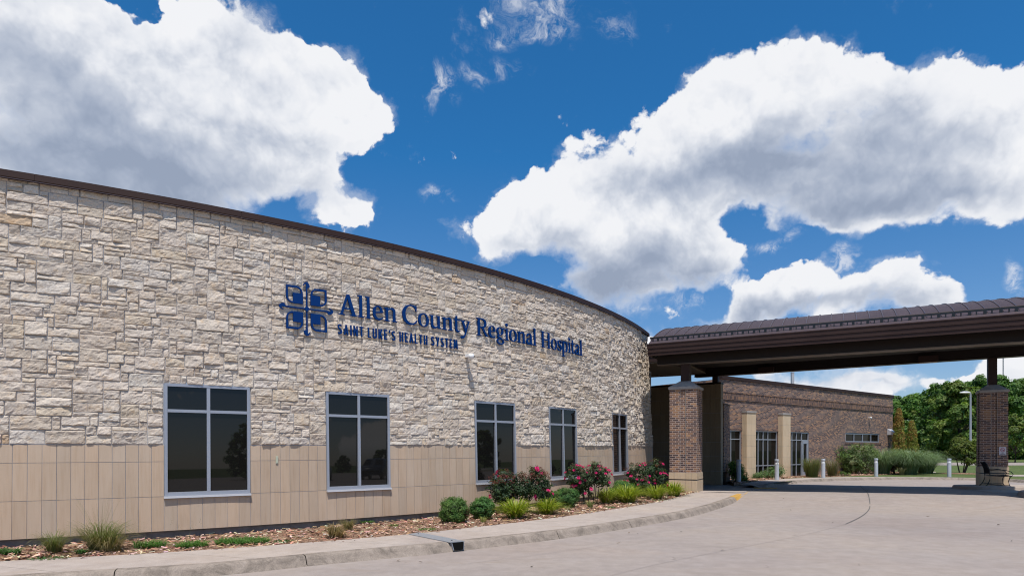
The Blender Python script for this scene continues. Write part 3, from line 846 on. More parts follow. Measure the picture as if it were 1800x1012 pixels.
# windows: frame (window) > pane, sill
def window_local(s0, s1, cols=2):
    sc = (s0 + s1) / 2; T, N, up = wframe(sc)
    zc = (WZ0 + WZ1) / 2; Cc = (wp(s0, zc) + wp(s1, zc)) / 2
    w_ = (wp(s1, zc) - wp(s0, zc)).length / 2; h_ = (WZ1 - WZ0) / 2 - .004
    T = (wp(s1, zc) - wp(s0, zc)).normalized(); N = Vector((T.y, -T.x, 0)); up = (Vector((0, 0, 1)) - N * BAT)
    def bar(mb, x0, x1, y0, y1, o0, o1, col=None):
        b4 = [Cc + T * x + up * y0 + N * o for x, o in ((x0, o1), (x1, o1), (x1, o0), (x0, o0))]
        t4 = [Cc + T * x + up * y1 + N * o for x, o in ((x0, o1), (x1, o1), (x1, o0), (x0, o0))]
        mb.hexa(b4, t4, col)
    tr = EYE + .653 - zc; fw_ = .052
    mb = MB()
    bar(mb, -w_ + .004, -w_ + fw_, -h_, h_, -.09, .024); bar(mb, w_ - fw_, w_ - .004, -h_, h_, -.09, .024)
    bar(mb, -w_ + fw_, w_ - fw_, -h_, -h_ + fw_ + .012, -.09, .022); bar(mb, -w_ + fw_, w_ - fw_, h_ - fw_, h_, -.09, .022)
    bar(mb, -.028, .028, -h_ + fw_ + .012, h_ - fw_, -.09, .019)
    for sg in (-1, 1):
        x0, x1 = (sg * .028, sg * (w_ - fw_)) if sg > 0 else (-(w_ - fw_), -.028)
        bar(mb, x0, x1, tr - .026, tr + .026, -.09, .016)
    wo = mb.build('window', M['alu'], SB)
    mb = MB(); g0 = -.022
    upp = Vector((0, 0, 1)) - N * .013
    mb.q([Cc + T * x + upp * y + N * g0 for x, y in ((-w_ + .02, -h_ + .02), (w_ - .02, -h_ + .02), (w_ - .02, h_ - .02), (-w_ + .02, h_ - .02))])
    mb.build('pane', M['glass'], wo)
    mb = MB(); bar(mb, -w_ - .006, w_ + .006, -h_ - .030, -h_ - .002, -.06, .060); bar(mb, -w_ - .006, w_ + .006, -h_ - .036, -h_ - .028, .045, .0605)
    mb.build('sill', M['flash'], wo)
    return T, N, up, Cc, w_, h_
WF = [window_local(a, b_) for a, b_ in WIN]
# camera on the wall
def loc_box(mb, c, T, N, up, x, y, z, col=None):
    (x0, x1), (y0, y1), (z0, z1) = x, y, z
    b4 = [c + T * a + N * b_ + up * z0 for a, b_ in ((x0, y1), (x1, y1), (x1, y0), (x0, y0))]
    mb.hexa(b4, [p + up * (z1 - z0) for p in b4], col)
def wallcam(c, T, N, r, label):
    root = thing('security_camera', label, 'camera', c, 'security cameras on the walls'); up = Vector((0, 0, 1))
    mb = MB(); loc_box(mb, c, T, N, up, (-r * .55, r * .55), (-.01, r * 1.9), (-r * .12, r * .75)); mb.build('bracket', M['white'], root)
    mb = MB(); cc = c + N * r * 2.2
    vs, fs = [], []; nn = 16
    for i in range(9):
        ph = -math.pi / 2 + math.pi * i / 8
        for k in range(nn):
            an = 2 * math.pi * k / nn; zz_ = math.sin(ph); zz_ = min(zz_, .82) if zz_ > 0 else zz_
            vs.append(cc + Vector((math.cos(an) * math.cos(ph), math.sin(an) * math.cos(ph), zz_)) * r)
    fs = [(i * nn + k, i * nn + (k + 1) % nn, (i + 1) * nn + (k + 1) % nn, (i + 1) * nn + k) for i in range(8) for k in range(nn)]
    mb.mesh(vs, fs); mb.build('dome', M['white'], root, smooth=True)
    mb = MB(); q_ = cc + (N * .72 + T * .62 - up * .08).normalized() * r * .93; tt = (T * .72 - N * .62).normalized(); nn_ = (N * .72 + T * .62).normalized()
    loc_box(mb, q_, tt, nn_, up, (-r * .42, r * .42), (-r * .2, r * .12), (-r * .22, r * .16)); mb.build('lens', M['black'], root)
    return root
T, N, up = wframe(12.67)
wallcam(wp(12.67, EYE + 2.13, .03), T, N, .078, 'small white dome camera on the stone wall below the blue lettering')
# weep scupper on the tile
T, N, up = wframe(8.26); mb = MB(); c = wp(8.26, EYE - .21, .010)
loc_box(mb, c, T, N, Vector((0, 0, 1)), (-.022, .022), (0, .014), (-.075, .065)); loc_box(mb, c, T, N, Vector((0, 0, 1)), (-.015, .015), (.014, .020), (-.066, .056))
tag(mb.build('wall_plate', mat('pale_green_plastic', (.50, .52, .40), .5), None, c), 'small pale upright plate fixed to the buff tiles right of first window', 'wall plate')
# metal drain plate across the sidewalk
pc = [at(px, py, .146) for px, py in ((718.9, 938.4), (737.8, 935.6), (816.7, 950.7), (791, 952.9))]
dr = thing('drain_cover', 'flat grey metal plate crossing the sidewalk to a dark kerb outlet', 'drain', (pc[0] + pc[2]) / 2)
mb = MB(); mb.hexa([p - Vector((0, 0, .004)) for p in (pc[0], pc[3], pc[2], pc[1])], [p + Vector((0, 0, .008)) for p in (pc[0], pc[3], pc[2], pc[1])])
mb.build('plate', M['steel'], dr)
fa_, fb_ = pc[3], pc[2]; tv = (fb_ - fa_).normalized(); nv = Vector((tv.y, -tv.x, 0))
mb = MB(); L = (fb_ - fa_).length
o0 = fa_ + nv * .02; ctr = (fa_ + fb_) / 2
cz = Vector((ctr.x, ctr.y, 0)); hb = lambda x_, n_, z_: cz + tv * x_ + nv * n_ + Vector((0, 0, z_))
w_ = L * .40; mb.hexa([hb(-w_ * .8, .055, .03), hb(w_ * .8, .055, .03), hb(w_ * .8, -.2, .03), hb(-w_ * .8, -.2, .03)], [hb(-w_, .020, .138), hb(w_, .020, .138), hb(w_, -.2, .138), hb(-w_, -.2, .138)])
mb.build('outlet', M['hole'], dr)  # solid block, its black standing in for the shade inside the opening
mb = MB()
for sg in (-1, 1):
    e0, e1 = sorted((sg * w_ * .8, sg * w_ * .88)); f0, f1 = sorted((sg * w_, sg * w_ * 1.06))
    mb.hexa([hb(e0, .057, .026), hb(e1, .057, .026), hb(e1, -.2, .026), hb(e0, -.2, .026)], [hb(f0, .024, .139), hb(f1, .024, .139), hb(f1, -.2, .139), hb(f0, -.2, .139)])
mb.build('channel', M['steel'], dr)
for p in (pc[3].lerp(pc[0], .12).lerp(pc[2].lerp(pc[1], .12), .5), pc[3].lerp(pc[0], .9).lerp(pc[2].lerp(pc[1], .9), .5)):
    mb = MB(); mb.lathe([(.013, .008), (.013, .014), (.006, .017)], p, 8); mb.build('bolt', M['black'], dr)

# ------------------------------------------------------------------ lettering on the stone
def path(d):
    """tiny SVG-like path -> list of closed point loops"""
    tk = d.replace(',', ' ').split(); i = 0; cur = []; loops = []; cmd = None; p = (0, 0)
    while i < len(tk):
        t = tk[i]
        if t[0] in 'MLCQZ':
            cmd = t[0]; rest = t[1:]
            if cmd == 'Z':
                loops.append(cur); cur = []; i += 1; continue
            if rest: tk[i] = rest
            else: i += 1
            continue
        def pt(k): return (float(tk[i + 2 * k]), float(tk[i + 2 * k + 1]))
        if cmd in 'ML': p = pt(0); cur.append(p); i += 2
        elif cmd == 'C':
            a, b, c = pt(0), pt(1), pt(2)
            for k in range(1, 9):
                u = k / 8; v = 1 - u
                cur.append(tuple(v ** 3 * p[q] + 3 * v * v * u * a[q] + 3 * v * u * u * b[q] + u ** 3 * c[q] for q in (0, 1)))
            p = c; i += 6
    return loops
def ell(cx, cy, rx, ry, n=28): return [(cx + rx * math.cos(2 * math.pi * k / n), cy + ry * math.sin(2 * math.pi * k / n)) for k in range(n)]
def stroke(pts, w):
    L, R_ = [], []
    for i, p in enumerate(pts):
        a = Vector(pts[max(0, i - 1)]); b = Vector(pts[min(len(pts) - 1, i + 1)]); d = (b - a).normalized(); n = Vector((-d.y, d.x)) * w / 2
        L.append((p[0] + n.x, p[1] + n.y)); R_.append((p[0] - n.x, p[1] - n.y))
    return L + R_[::-1]
SERIF = {
 'A': (640, ["M5 0 L5 28 L68 42 L285 675 L375 675 L585 45 L645 28 L645 0 L395 0 L395 28 L465 42 L418 195 L195 195 L145 42 L215 28 L215 0 Z M210 240 L402 240 L305 545 Z"]),
 'l': (270, ["M20 0 L20 28 L85 42 L85 655 L15 670 L15 695 L180 715 L180 42 L245 28 L245 0 Z"]),
 'e': (430, ["M400 245 C405 390 330 465 225 465 C105 465 25 365 25 225 C25 85 105 -12 225 -12 C300 -12 360 20 398 75 L378 95 C345 62 305 48 265 48 C180 48 130 110 122 210 Z M124 248 L300 272 C302 370 270 428 218 428 C160 428 126 350 124 248 Z"]),
 'n': (530, ["M15 0 L15 28 L75 42 L75 395 L12 408 L12 432 L150 462 L165 462 L170 395 C215 440 270 465 325 465 C405 465 450 415 450 325 L450 42 L512 28 L512 0 L295 0 L295 28 L355 42 L355 310 C355 370 330 395 285 395 C245 395 205 375 170 345 L170 42 L230 28 L230 0 Z"]),
 'C': (640, ["M600 640 L600 470 L570 470 C550 570 480 635 390 635 C250 635 150 520 150 345 C150 170 250 55 395 55 C480 55 550 100 600 175 L622 155 C575 45 480 -15 365 -15 C160 -15 35 125 35 330 C35 540 175 680 380 680 C450 680 510 665 545 650 L568 655 L575 668 L600 668 Z"]),
 'o': (490, [[ell(245, 226, 222, 240), ell(245, 226, 122, 203)]]),
 'u': (530, ["M10 455 L10 418 L65 405 L65 130 C65 35 115 -12 200 -12 C260 -12 310 20 350 62 L355 0 L375 -5 L505 15 L505 40 L445 52 L445 455 L290 455 L290 418 L350 405 L350 110 C320 75 285 55 245 55 C195 55 160 85 160 150 L160 455 Z"]),
 't': (340, ["M10 420 L10 450 L90 455 L115 575 L175 590 L175 452 L310 452 L310 408 L175 408 L175 130 C175 75 195 55 235 55 C260 55 285 62 312 75 L322 52 C285 10 240 -12 190 -12 C120 -12 82 28 82 105 L82 408 L10 408 Z"]),
 'y': (480, ["M5 452 L5 424 L50 412 L205 30 C190 -30 165 -95 120 -120 C95 -135 60 -125 35 -128 C5 -132 -10 -155 -5 -180 C0 -210 30 -225 65 -220 C150 -208 200 -130 240 -20 L405 412 L465 424 L465 452 L280 452 L280 424 L345 412 L258 140 L150 412 L210 424 L210 452 Z"]),
 'R': (620, ["M20 0 L20 28 L95 42 L95 620 L20 634 L20 662 L300 662 C455 662 540 600 540 485 C540 395 480 335 385 312 L560 60 L620 28 L620 0 L500 0 L285 300 L200 300 L200 42 L285 28 L285 0 Z M200 345 L275 345 C375 345 430 395 430 480 C430 570 375 615 275 615 L200 615 Z"]),
 'g': (470, [[ell(215, 308, 190, 157), ell(215, 308, 92, 120)], "M330 395 L310 440 L465 462 L465 400 Z", "M128 205 L60 130 L70 60 L150 20 L330 12 L250 68 L150 95 L145 120 L200 165 Z", [ell(225, -88, 208, 128), ell(225, -88, 128, 80)]]),
 'i': (260, ["M20 0 L20 28 L85 42 L85 395 L20 408 L20 432 L160 462 L180 462 L180 42 L245 28 L245 0 Z", [ell(130, 598, 66, 66, 18)]]),
 'a': (450, ["M60 330 C85 420 150 465 235 465 C330 465 378 415 378 320 L378 85 C378 55 395 48 430 52 L438 30 C405 -2 370 -12 340 -12 C305 -12 285 10 280 48 C245 10 205 -12 155 -12 C80 -12 30 35 30 105 C30 215 140 255 280 270 L280 325 C280 385 260 415 220 415 C180 415 165 390 150 345 C135 305 60 300 60 330 Z M280 235 C180 222 128 190 128 125 C128 80 150 58 185 58 C220 58 255 78 280 105 Z"]),
 'H': (740, ["M20 0 L20 28 L95 42 L95 620 L20 634 L20 662 L275 662 L275 634 L200 620 L200 362 L530 362 L530 620 L455 634 L455 662 L710 662 L710 634 L635 620 L635 42 L710 28 L710 0 L455 0 L455 28 L530 42 L530 315 L200 315 L200 42 L275 28 L275 0 Z"]),
 's': (370, ["M320 440 L320 325 L295 325 C280 390 245 428 195 428 C150 428 122 402 122 365 C122 325 150 305 215 282 C300 252 345 210 345 135 C345 45 280 -12 180 -12 C130 -12 85 0 45 18 L40 140 L65 140 C85 65 130 25 185 25 C235 25 265 52 265 95 C265 140 235 160 165 185 C85 213 45 255 45 325 C45 410 110 465 200 465 C245 465 285 455 320 440 Z"]),
 'p': (520, ["M15 -220 L15 -192 L75 -178 L75 395 L12 408 L12 432 L150 462 L165 462 L170 400 C210 445 255 465 305 465 C415 465 485 375 485 235 C485 85 405 -12 285 -12 C240 -12 205 -2 170 18 L170 -178 L240 -192 L240 -220 Z M170 345 C195 380 230 398 265 398 C340 398 385 330 385 220 C385 105 340 30 260 30 C225 30 195 42 170 65 Z"]),
}
def arc(cx, cy, rx, ry, a0, a1, n=12): return [(cx + rx * math.cos(R(a0 + (a1 - a0) * k / n)), cy + ry * math.sin(R(a0 + (a1 - a0) * k / n))) for k in range(n + 1)]
SANS = {
 'S': (95, [[stroke(arc(47, 152, 31, 38, 20, 180, 10)[:] + arc(47, 152, 31, 38, 180, 250, 5)[1:] + arc(47, 55, 33, 40, 70, 0, 5) + arc(47, 55, 33, 40, 0, -160, 10)[1:], 31)]]),
 'A': (105, ["M0 0 L38 207 L67 207 L105 0 L72 0 L66 42 L39 42 L33 0 Z M44 70 L61 70 L52 150 Z"]),
 'I': (32, ["M0 0 L0 207 L32 207 L32 0 Z"]),
 'N': (98, ["M0 0 L0 207 L32 207 L68 90 L68 207 L98 207 L98 0 L68 0 L30 122 L30 0 Z"]),
 'T': (92, ["M30 0 L30 178 L0 178 L0 207 L92 207 L92 178 L62 178 L62 0 Z"]),
 'L': (75, ["M0 0 L0 207 L32 207 L32 29 L75 29 L75 0 Z"]),
 'U': (98, ["M0 207 L0 55 C0 15 20 -3 49 -3 C78 -3 98 15 98 55 L98 207 L67 207 L67 55 C67 36 62 27 49 27 C36 27 32 36 32 55 L32 207 Z"]),
 'K': (98, ["M0 0 L0 207 L32 207 L32 122 L62 207 L96 207 L62 112 L100 0 L66 0 L42 76 L32 55 L32 0 Z"]),
 'E': (78, ["M0 0 L0 207 L76 207 L76 178 L32 178 L32 121 L68 121 L68 92 L32 92 L32 29 L78 29 L78 0 Z"]),
 "'": (30, ["M4 150 L8 207 L36 207 L24 150 Z"]),
 'H': (98, ["M0 0 L0 207 L32 207 L32 121 L66 121 L66 207 L98 207 L98 0 L66 0 L66 92 L32 92 L32 0 Z"]),
 'Y': (100, ["M34 0 L34 82 L0 207 L33 207 L50 125 L67 207 L100 207 L66 82 L66 0 Z"]),
 'M': (125, ["M0 0 L12 207 L44 207 L62 105 L81 207 L113 207 L125 0 L94 0 L88 125 L70 25 L54 25 L37 125 L31 0 Z"]),
}
def extrude(name, loops_groups, place, depth, mat_, parent):
    """loops_groups: list of loop lists (outer + holes); place(x, y, d) -> world point"""
    verts, faces = [], []
    for gi, loops in enumerate(loops_groups):
        cu = bpy.data.curves.new('outline', 'CURVE'); cu.dimensions = '2D'; cu.fill_mode = 'BOTH'; cu.extrude = depth / 2
        for lp in loops:
            sp = cu.splines.new('POLY'); sp.points.add(len(lp) - 1); sp.use_cyclic_u = True
            for q_, (x_, y_) in zip(sp.points, lp): q_.co = (x_, y_, 0, 1)
        o = bpy.data.objects.new('outline', cu); C.objects.link(o)
        dg = bpy.context.evaluated_depsgraph_get(); me = bpy.data.meshes.new_from_object(o.evaluated_get(dg))
        n0 = len(verts)
        verts += [place(v.co.x, v.co.y, v.co.z + depth / 2 + gi * .002) for v in me.vertices]
        faces += [tuple(i + n0 for i in p.vertices) for p in me.polygons]
        C.objects.unlink(o); bpy.data.objects.remove(o); bpy.data.curves.remove(cu); bpy.data.meshes.remove(me)
    mb = MB(); mb.mesh(verts, faces); return mb.build(name, mat_, parent)
def glyph(ch, table, s, zb, sx_, sy_, off, depth, mat_, parent):
    w_, shapes = table[ch]
    groups = []
    for sh in shapes:
        lp = path(sh) if isinstance(sh, str) else sh
        groups.append([[(x_ * sx_, y_ * sy_) for x_, y_ in l] for l in lp])
    sc = s + w_ * sx_ / 2; T, N, up = wframe(sc); base = wp(sc, zb, off)
    extrude('letter', groups, lambda x_, y_, d_: base + T * (x_ - w_ * sx_ / 2) + up * y_ + N * d_, depth, mat_, parent)
sgo = wp(9.2, EYE + 2.2, .05)
SG = thing('hospital_sign', 'raised navy blue lettering and cross emblem on the curved stone wall', 'sign', sgo)
UM = .445 / 700
for word, s0, s1 in (('Allen', 9.475, 10.80), ('County', 10.90, 12.80), ('Regional', 12.965, 15.17), ('Hospital', 15.34, 17.42)):
    tot = sum(SERIF[c][0] for c in word); k = (s1 - s0) / tot; s = s0
    for c in word: glyph(c, SERIF, s, EYE + 2.683, k, UM, .036, .030, M['navy'], SG); s += SERIF[c][0] * k
txt = "SAINT LUKE'S HEALTH SYSTEM"; gap, spc = 40, 62
tot = sum(SANS[c][0] + gap if c != ' ' else spc for c in txt) - gap; k = (12.40 - 9.455) / tot; s = 9.455
for c in txt:
    if c == ' ': s += spc * k; continue
    glyph(c, SANS, s, EYE + 2.287, k, .001, .036, .022, M['navy'], SG); s += (SANS[c][0] + gap) * k
# cross emblem
ec = wp(8.835, EYE + 2.705, .038); eT, eN, eU = wframe(8.835)
eplace = lambda x_, y_, d_: ec + eT * x_ + eU * y_ + eN * d_
def petal(fx, fy):
    # corner away from the centre and corner at the centre are sharp, the others rounded
    a, b = .075, .395; r = .13
    o = [(b, b), (a + r, b)] + arc(a + r, b - r, r, r, 90, 180, 7)[1:] + [(a, a), (b - r, a)] + arc(b - r, a + r, r, r, 270, 360, 7)[1:]
    i0, i1 = a + .034, b - .036; q_ = a + .188
    h = [(i1, i1), (i0 + .07, i1)] + arc(i0 + .075, i1 - .07, .07, .07, 100, 180, 4) + [(i0, q_), (q_, q_), (q_, i0), (i1 - .075, i0)] + arc(i1 - .075, i0 + .075, .075, .075, 270, 350, 4)
    f = lambda L: [(x_ * fx, y_ * fy * 1.06) for x_, y_ in L]
    extrude('petal', [[f(o), f(h)]], eplace, .035, M['navy'], SG)
for fx, fy in ((-1, 1), (1, 1), (-1, -1), (1, -1)): petal(fx, fy)
def arrow(rot, flip):
    c_, s_ = math.cos(R(rot)), math.sin(R(rot))
    f = lambda L: [((x_ * flip) * c_ - y_ * s_, (x_ * flip) * s_ + y_ * c_) for x_, y_ in L]
    sh = [(-.011, .05), (.011, .05), (.013, .40), (.058, .425), (.060, .455), (.035, .505), (.0, .53), (-.03, .518), (-.06, .475), (-.072, .44), (-.055, .448), (-.03, .48), (-.012, .485), (-.013, .40)]
    extrude('arrow', [[f(sh)]], eplace, .03, M['navy'], SG)
for rot, fl in ((0, 1), (90, 1), (180, 1), (270, 1)): arrow(rot, fl)
extrude('diamond', [[[(.058, 0), (0, .062), (-.058, 0), (0, -.062)]]], eplace, .038, M['navy'], SG)

# ------------------------------------------------------------------ brick faces with metre-true coordinates
def brick_face(mb, a, b, z0, z1, u0=0.0, zoff=0.0):
    L = (Vector(b) - Vector(a)).length
    mb.q([(a[0], a[1], z0), (b[0], b[1], z0), (b[0], b[1], z1), (a[0], a[1], z1)], None, [(u0, z0 + zoff), (u0 + L, z0 + zoff), (u0 + L, z1 + zoff), (u0, z1 + zoff)])
def ring(mb, c, hw, hd, z0, z1, uu, vv, u0=0, fn=brick_face, ch=0):
    q_ = [c - uu * hw - vv * hd, c + uu * hw - vv * hd, c + uu * hw + vv * hd, c - uu * hw + vv * hd]
    for k in range(4): fn(mb, q_[k], q_[(k + 1) % 4], z0, z1, u0 + k * .1)
def quoted_tiles(mb, a, b, z0, z1, nx, rnd, N_, off=.012, k=1.0):
    a, b = Vector(a), Vector(b)
    for i in range(nx):
        p, q_ = a.lerp(b, i / nx), a.lerp(b, (i + 1) / nx); t = (b - a).normalized() * .0035
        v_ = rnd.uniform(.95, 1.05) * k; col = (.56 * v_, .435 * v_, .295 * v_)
        f = [p + t + N_ * off, q_ - t + N_ * off, q_ - t + N_ * off, p + t + N_ * off]
        f = [Vector((w_.x, w_.y, zz)) for w_, zz in zip(f, (z0 + .0035, z0 + .0035, z1 - .0035, z1 - .0035))]
        mb.q(f, col)
        bq = [w_ - N_ * (off + .004) for w_ in f]
        for c in range(4): mb.q([f[(c + 1) % 4], f[c], bq[c], bq[(c + 1) % 4]], col)
def pier(parent, c, zb0, zbk, ztop, hw, post_top, post_h=.15):
    """buff tile foot, brick shaft with a sunk centre strip on each face, stone cap"""
    rnd = random.Random(int(c.x * 10))
    mb = MB(); gp = .2 * hw; rc = .022
    for (n_, t_) in ((-V, U), (U, V), (V, -U), (-U, -V)):
        for (x0, x1, o) in ((-hw, -gp, 0), (-gp, gp, -rc), (gp, hw, 0)):
            a, b = c + n_ * (hw + o) + t_ * x0, c + n_ * (hw + o) + t_ * x1
            brick_face(mb, a, b, zbk, ztop, (x0 + hw) if o == 0 else .0)
        for x_, s in ((-gp, 1), (gp, -1)):
            a, b = c + n_ * hw + t_ * x_, c + n_ * (hw - rc) + t_ * x_
            if s < 0: a, b = b, a
            brick_face(mb, a, b, zbk, ztop)
    sh = mb.build('brick_shaft', M['brick'], parent)
    mb = MB()
    for (n_, t_) in ((-V, U),):
        for x_ in (-gp - .006, gp + .006):
            p = c + n_ * (hw + .001) + t_ * x_; loc_box(mb, Vector((p.x, p.y, 0)), t_, n_, Vector((0, 0, 1)), (-.006, .006), (-.003, .003), (zbk + .01, ztop - .01))
    mb.build('joint', M['cap'], sh)
    # foot
    mb = MB(); z1, z2_ = zbk, zb0; zj = z1 - .245; fo = hw + .012
    for (n_, t_) in ((-V, U), (U, V), (V, -U), (-U, -V)):
        a, b = c + n_ * fo - t_ * (fo + .011), c + n_ * fo + t_ * (fo + .011)
        quoted_tiles(mb, a, b, zj + .016, z1, 5, rnd, n_); quoted_tiles(mb, a, b, z2_, zj - .016, 5, rnd, n_)
    mb.build('tile_foot', M['tile'], sh)
    mb = MB(); mb.box(c, fo, fo, z2_ - .1, z1 - .004, U, V); mb.build('foot_core', M['mortar'], sh)
    mb = MB(); mb.box(c, fo + .006, fo + .006, zj - .014, zj + .014, U, V); mb.build('reveal', M['black'], sh)
    # cap
    mb = MB(); k = hw + .035; z_ = ztop
    q4 = lambda r_, z: [Vector((p.x, p.y, z)) for p in (c - U * r_ - V * r_, c + U * r_ - V * r_, c + U * r_ + V * r_, c - U * r_ + V * r_)]
    mb.hexa(q4(k, z_), q4(k, z_ + .085)); mb.hexa(q4(k, z_ + .0851), q4(post_h + .03, z_ + .30)); mb.build('cap', M['cap'], sh)
    mb = MB(); mb.box(c, post_h, post_h, z_ + .29, post_top, U, V)
    mb.box(c, post_h + .02, post_h + .02, z_ + .285, z_ + .31, U, V)
    mb.build('post', M['bronze'], parent)

CN = thing('entrance_canopy', 'brown metal drive-through canopy with a barrel roof on brick piers', 'canopy', (12.5, 23.5, -.05))
fz_b, fz_t = EYE + 2.97, EYE + 3.22
g1 = gz(P1.x, P1.y)
pier(CN, P1, .12, EYE - .835, EYE + 2.04, .46, fz_b + .01)
P2b = gz(P2.x, P2.y) + .13
pier(CN, P2, P2b - .06, EYE - .70, EYE + 2.12, .425, EYE + 3.48, .14)
P4 = P1 + U * 9.99
pier(CN, P4, gz(P4.x, P4.y) + .05, EYE - .62, EYE + 2.04, .46, fz_b + .01)
# beams
mb = MB(); a = P1 + U * -.98; b = P1 + U * 10.9; c = (a + b) / 2
mb.box(c, (b - a).length / 2, .16, fz_b, EYE + 3.42, U, V)
mb.box(c, (b - a).length / 2 + .001, .20, EYE + 3.42, EYE + 3.44, U, V)
fb_ = mb.build('front_beam', M['beam'], CN)
mb = MB(); mb.box(c, (b - a).length / 2 + .002, .20, fz_b - .028, fz_b - .001, U, V); mb.build('flange', M['flange'], fb_)
mb = MB(); ra = RL - U2 * .98; rb = P2 + U2 * 1.1; rc_ = (ra + rb) / 2; rz0 = EYE + 3.47
mb.box(rc_, (rb - ra).length / 2, .16, rz0, rz0 + .62, U2, V2); mb.box(rc_, (rb - ra).length / 2 + .002, .20, rz0 - .02, rz0, U2, V2)
mb.build('rear_beam', M['beam'], CN)
mb = MB(); mb.box(RL, .13, .13, EYE + 3.14, rz0 + .01, U2, V2); mb.build('post', M['bronze'], CN)
# barrel roof: ruled between front and rear eaves
FE0, FE1 = P1 - V * .87 + U * -1.12, P1 - V * .87 + U * 10.95
RE0, RE1 = RL + V2 * .95 - U2 * 1.2, P2 + V2 * .95 + U2 * 1.25
ZE = EYE + 3.60
def rf(f, q_, dz=0.0):
    a, b = FE0.lerp(FE1, f), RE0.lerp(RE1, f); p = a.lerp(b, q_); Wd = (b - a).length; x_ = q_ * Wd
    return Vector((p.x, p.y, ZE + .55 * q_ + .415 * x_ - .415 / Wd * x_ * x_ + dz))
NS = 34
mb = MB()
for i in range(NS):
    for j in range(30):
        p4 = [rf(i / NS, j / 30), rf((i + 1) / NS, j / 30), rf((i + 1) / NS, (j + 1) / 30), rf(i / NS, (j + 1) / 30)]
        mb.q(p4); mb.q([p - Vector((0, 0, .05)) for p in p4[::-1]])
for f in (0, 1):
    for j in range(30):
        a, b = rf(f, j / 30), rf(f, (j + 1) / 30); mb.q([a, b, Vector((b.x, b.y, ZE - .02 + .55 * (j + 1) / 30)), Vector((a.x, a.y, ZE - .02 + .55 * j / 30))])
mb.build('roof', M['roofm'], CN, smooth=False)
mb = MB()
for i in range(NS + 1):
    f = i / NS; t_ = (FE1 - FE0).normalized() * .012
    for j in range(1, 30):
        a, b = rf(f, max(.045, j / 30)), rf(f, (j + 1) / 30); up_ = Vector((0, 0, .026)); dn = Vector((0, 0, -.01))
        mb.hexa([a - t_ + dn, a + t_ + dn, b + t_ + dn, b - t_ + dn], [a - t_ + up_, a + t_ + up_, b + t_ + up_, b - t_ + up_])
mb.build('standing_seams', M['rail'], CN)
# snow guard: bar on clips near the eave
mb = MB()
pts = [rf(k / 60, .034, .085) for k in range(61)]
for k in range(60):
    a, b = pts[k], pts[k + 1]; w_ = V * .018
    mb.hexa([a - w_, b - w_, b + w_, a + w_], [p + Vector((0, 0, .05)) for p in (a - w_, b - w_, b + w_, a + w_)])
mb.build('snow_bar', M['black'], CN)
mb = MB()
for k in range(60):
    a, b = pts[k], pts[k + 1]; w_ = V * .02; h_ = Vector((0, 0, .051)); h2 = Vector((0, 0, .064))
    mb.hexa([p + h_ for p in (a - w_, b - w_, b + w_, a + w_)], [p + h2 for p in (a - w_, b - w_, b + w_, a + w_)])
mb.build('snow_strip', M['flange'], CN)
rnd = random.Random(2); clip_me = {}
for i in range(NS * 2):
    f = (i + .5 + rnd.uniform(-.12, .12)) / (NS * 2); p = rf(f, .034, 0); kind_ = i % 2
    if kind_ not in clip_me:
        mb = MB(); mb.box(p, .036 if kind_ else .014, .03, p.z - .012, p.z + .084, U, V); o = mb.build('clip', M['black'], CN, None); clip_me[kind_] = (o, p)
    else:
        o0, p0 = clip_me[kind_]; o = o0.copy(); C.objects.link(o); o.parent = CN; o.location = p - p0
# fascia boards round the eaves, three lapped bands
def fascia(a, b, n_, z1, mb):
    t_ = (b - a).normalized(); L = (b - a).length / 2; c = (a + b) / 2
    bands = [(.0, .135, .03), (.139, .275, .012), (.279, .385, -.008)]
    for (d0, d1, o) in bands:
        cc = c + n_ * o; loc_box(mb, Vector((cc.x, cc.y, 0)), t_, n_, Vector((0, 0, 1)), (-L, L), (-.03, .0), (z1 - d1, z1 - d0))
    cc = c + n_ * .045; loc_box(mb, Vector((cc.x, cc.y, 0)), t_, n_, Vector((0, 0, 1)), (-L, L), (-.02, .0), (z1 + .0005, z1 + .028))
mb = MB(); fascia(FE0, FE1, -V, ZE - .01, mb)
mb.build('fascia', M['bronze'], CN)
mb = MB(); fascia(RE0, RE1, V2, ZE + .54, mb)
for (a, b) in ((FE0, RE0), (FE1, RE1)):
    t_ = (b - a).normalized(); n_ = Vector((t_.y, -t_.x, 0)); n_ = -n_ if a == FE0 else n_
    mb2 = MB(); fascia(a + t_ * .05, b - t_ * .05, n_ * 1.0, 0.0, mb2); Lx = (b - a).length
    mb2.v = [(v[0], v[1], v[2] + ZE - .012 + .55 * max(0, min(1, ((v[0] - a.x) * t_.x + (v[1] - a.y) * t_.y) / Lx))) for v in mb2.v]
    mb.mesh(mb2.v, mb2.f)
mb.build('fascia', M['bronze'], CN)
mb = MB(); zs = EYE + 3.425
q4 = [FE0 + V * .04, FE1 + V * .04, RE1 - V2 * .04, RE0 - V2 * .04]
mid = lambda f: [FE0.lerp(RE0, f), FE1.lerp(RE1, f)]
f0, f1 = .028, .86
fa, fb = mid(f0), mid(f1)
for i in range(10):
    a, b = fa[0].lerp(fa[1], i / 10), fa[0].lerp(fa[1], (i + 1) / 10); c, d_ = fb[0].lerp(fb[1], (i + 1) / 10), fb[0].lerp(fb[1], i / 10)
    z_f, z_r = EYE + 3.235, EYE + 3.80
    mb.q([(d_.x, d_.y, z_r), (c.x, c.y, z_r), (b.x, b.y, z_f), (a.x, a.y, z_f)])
mb.build('soffit', M['soffit'], CN)
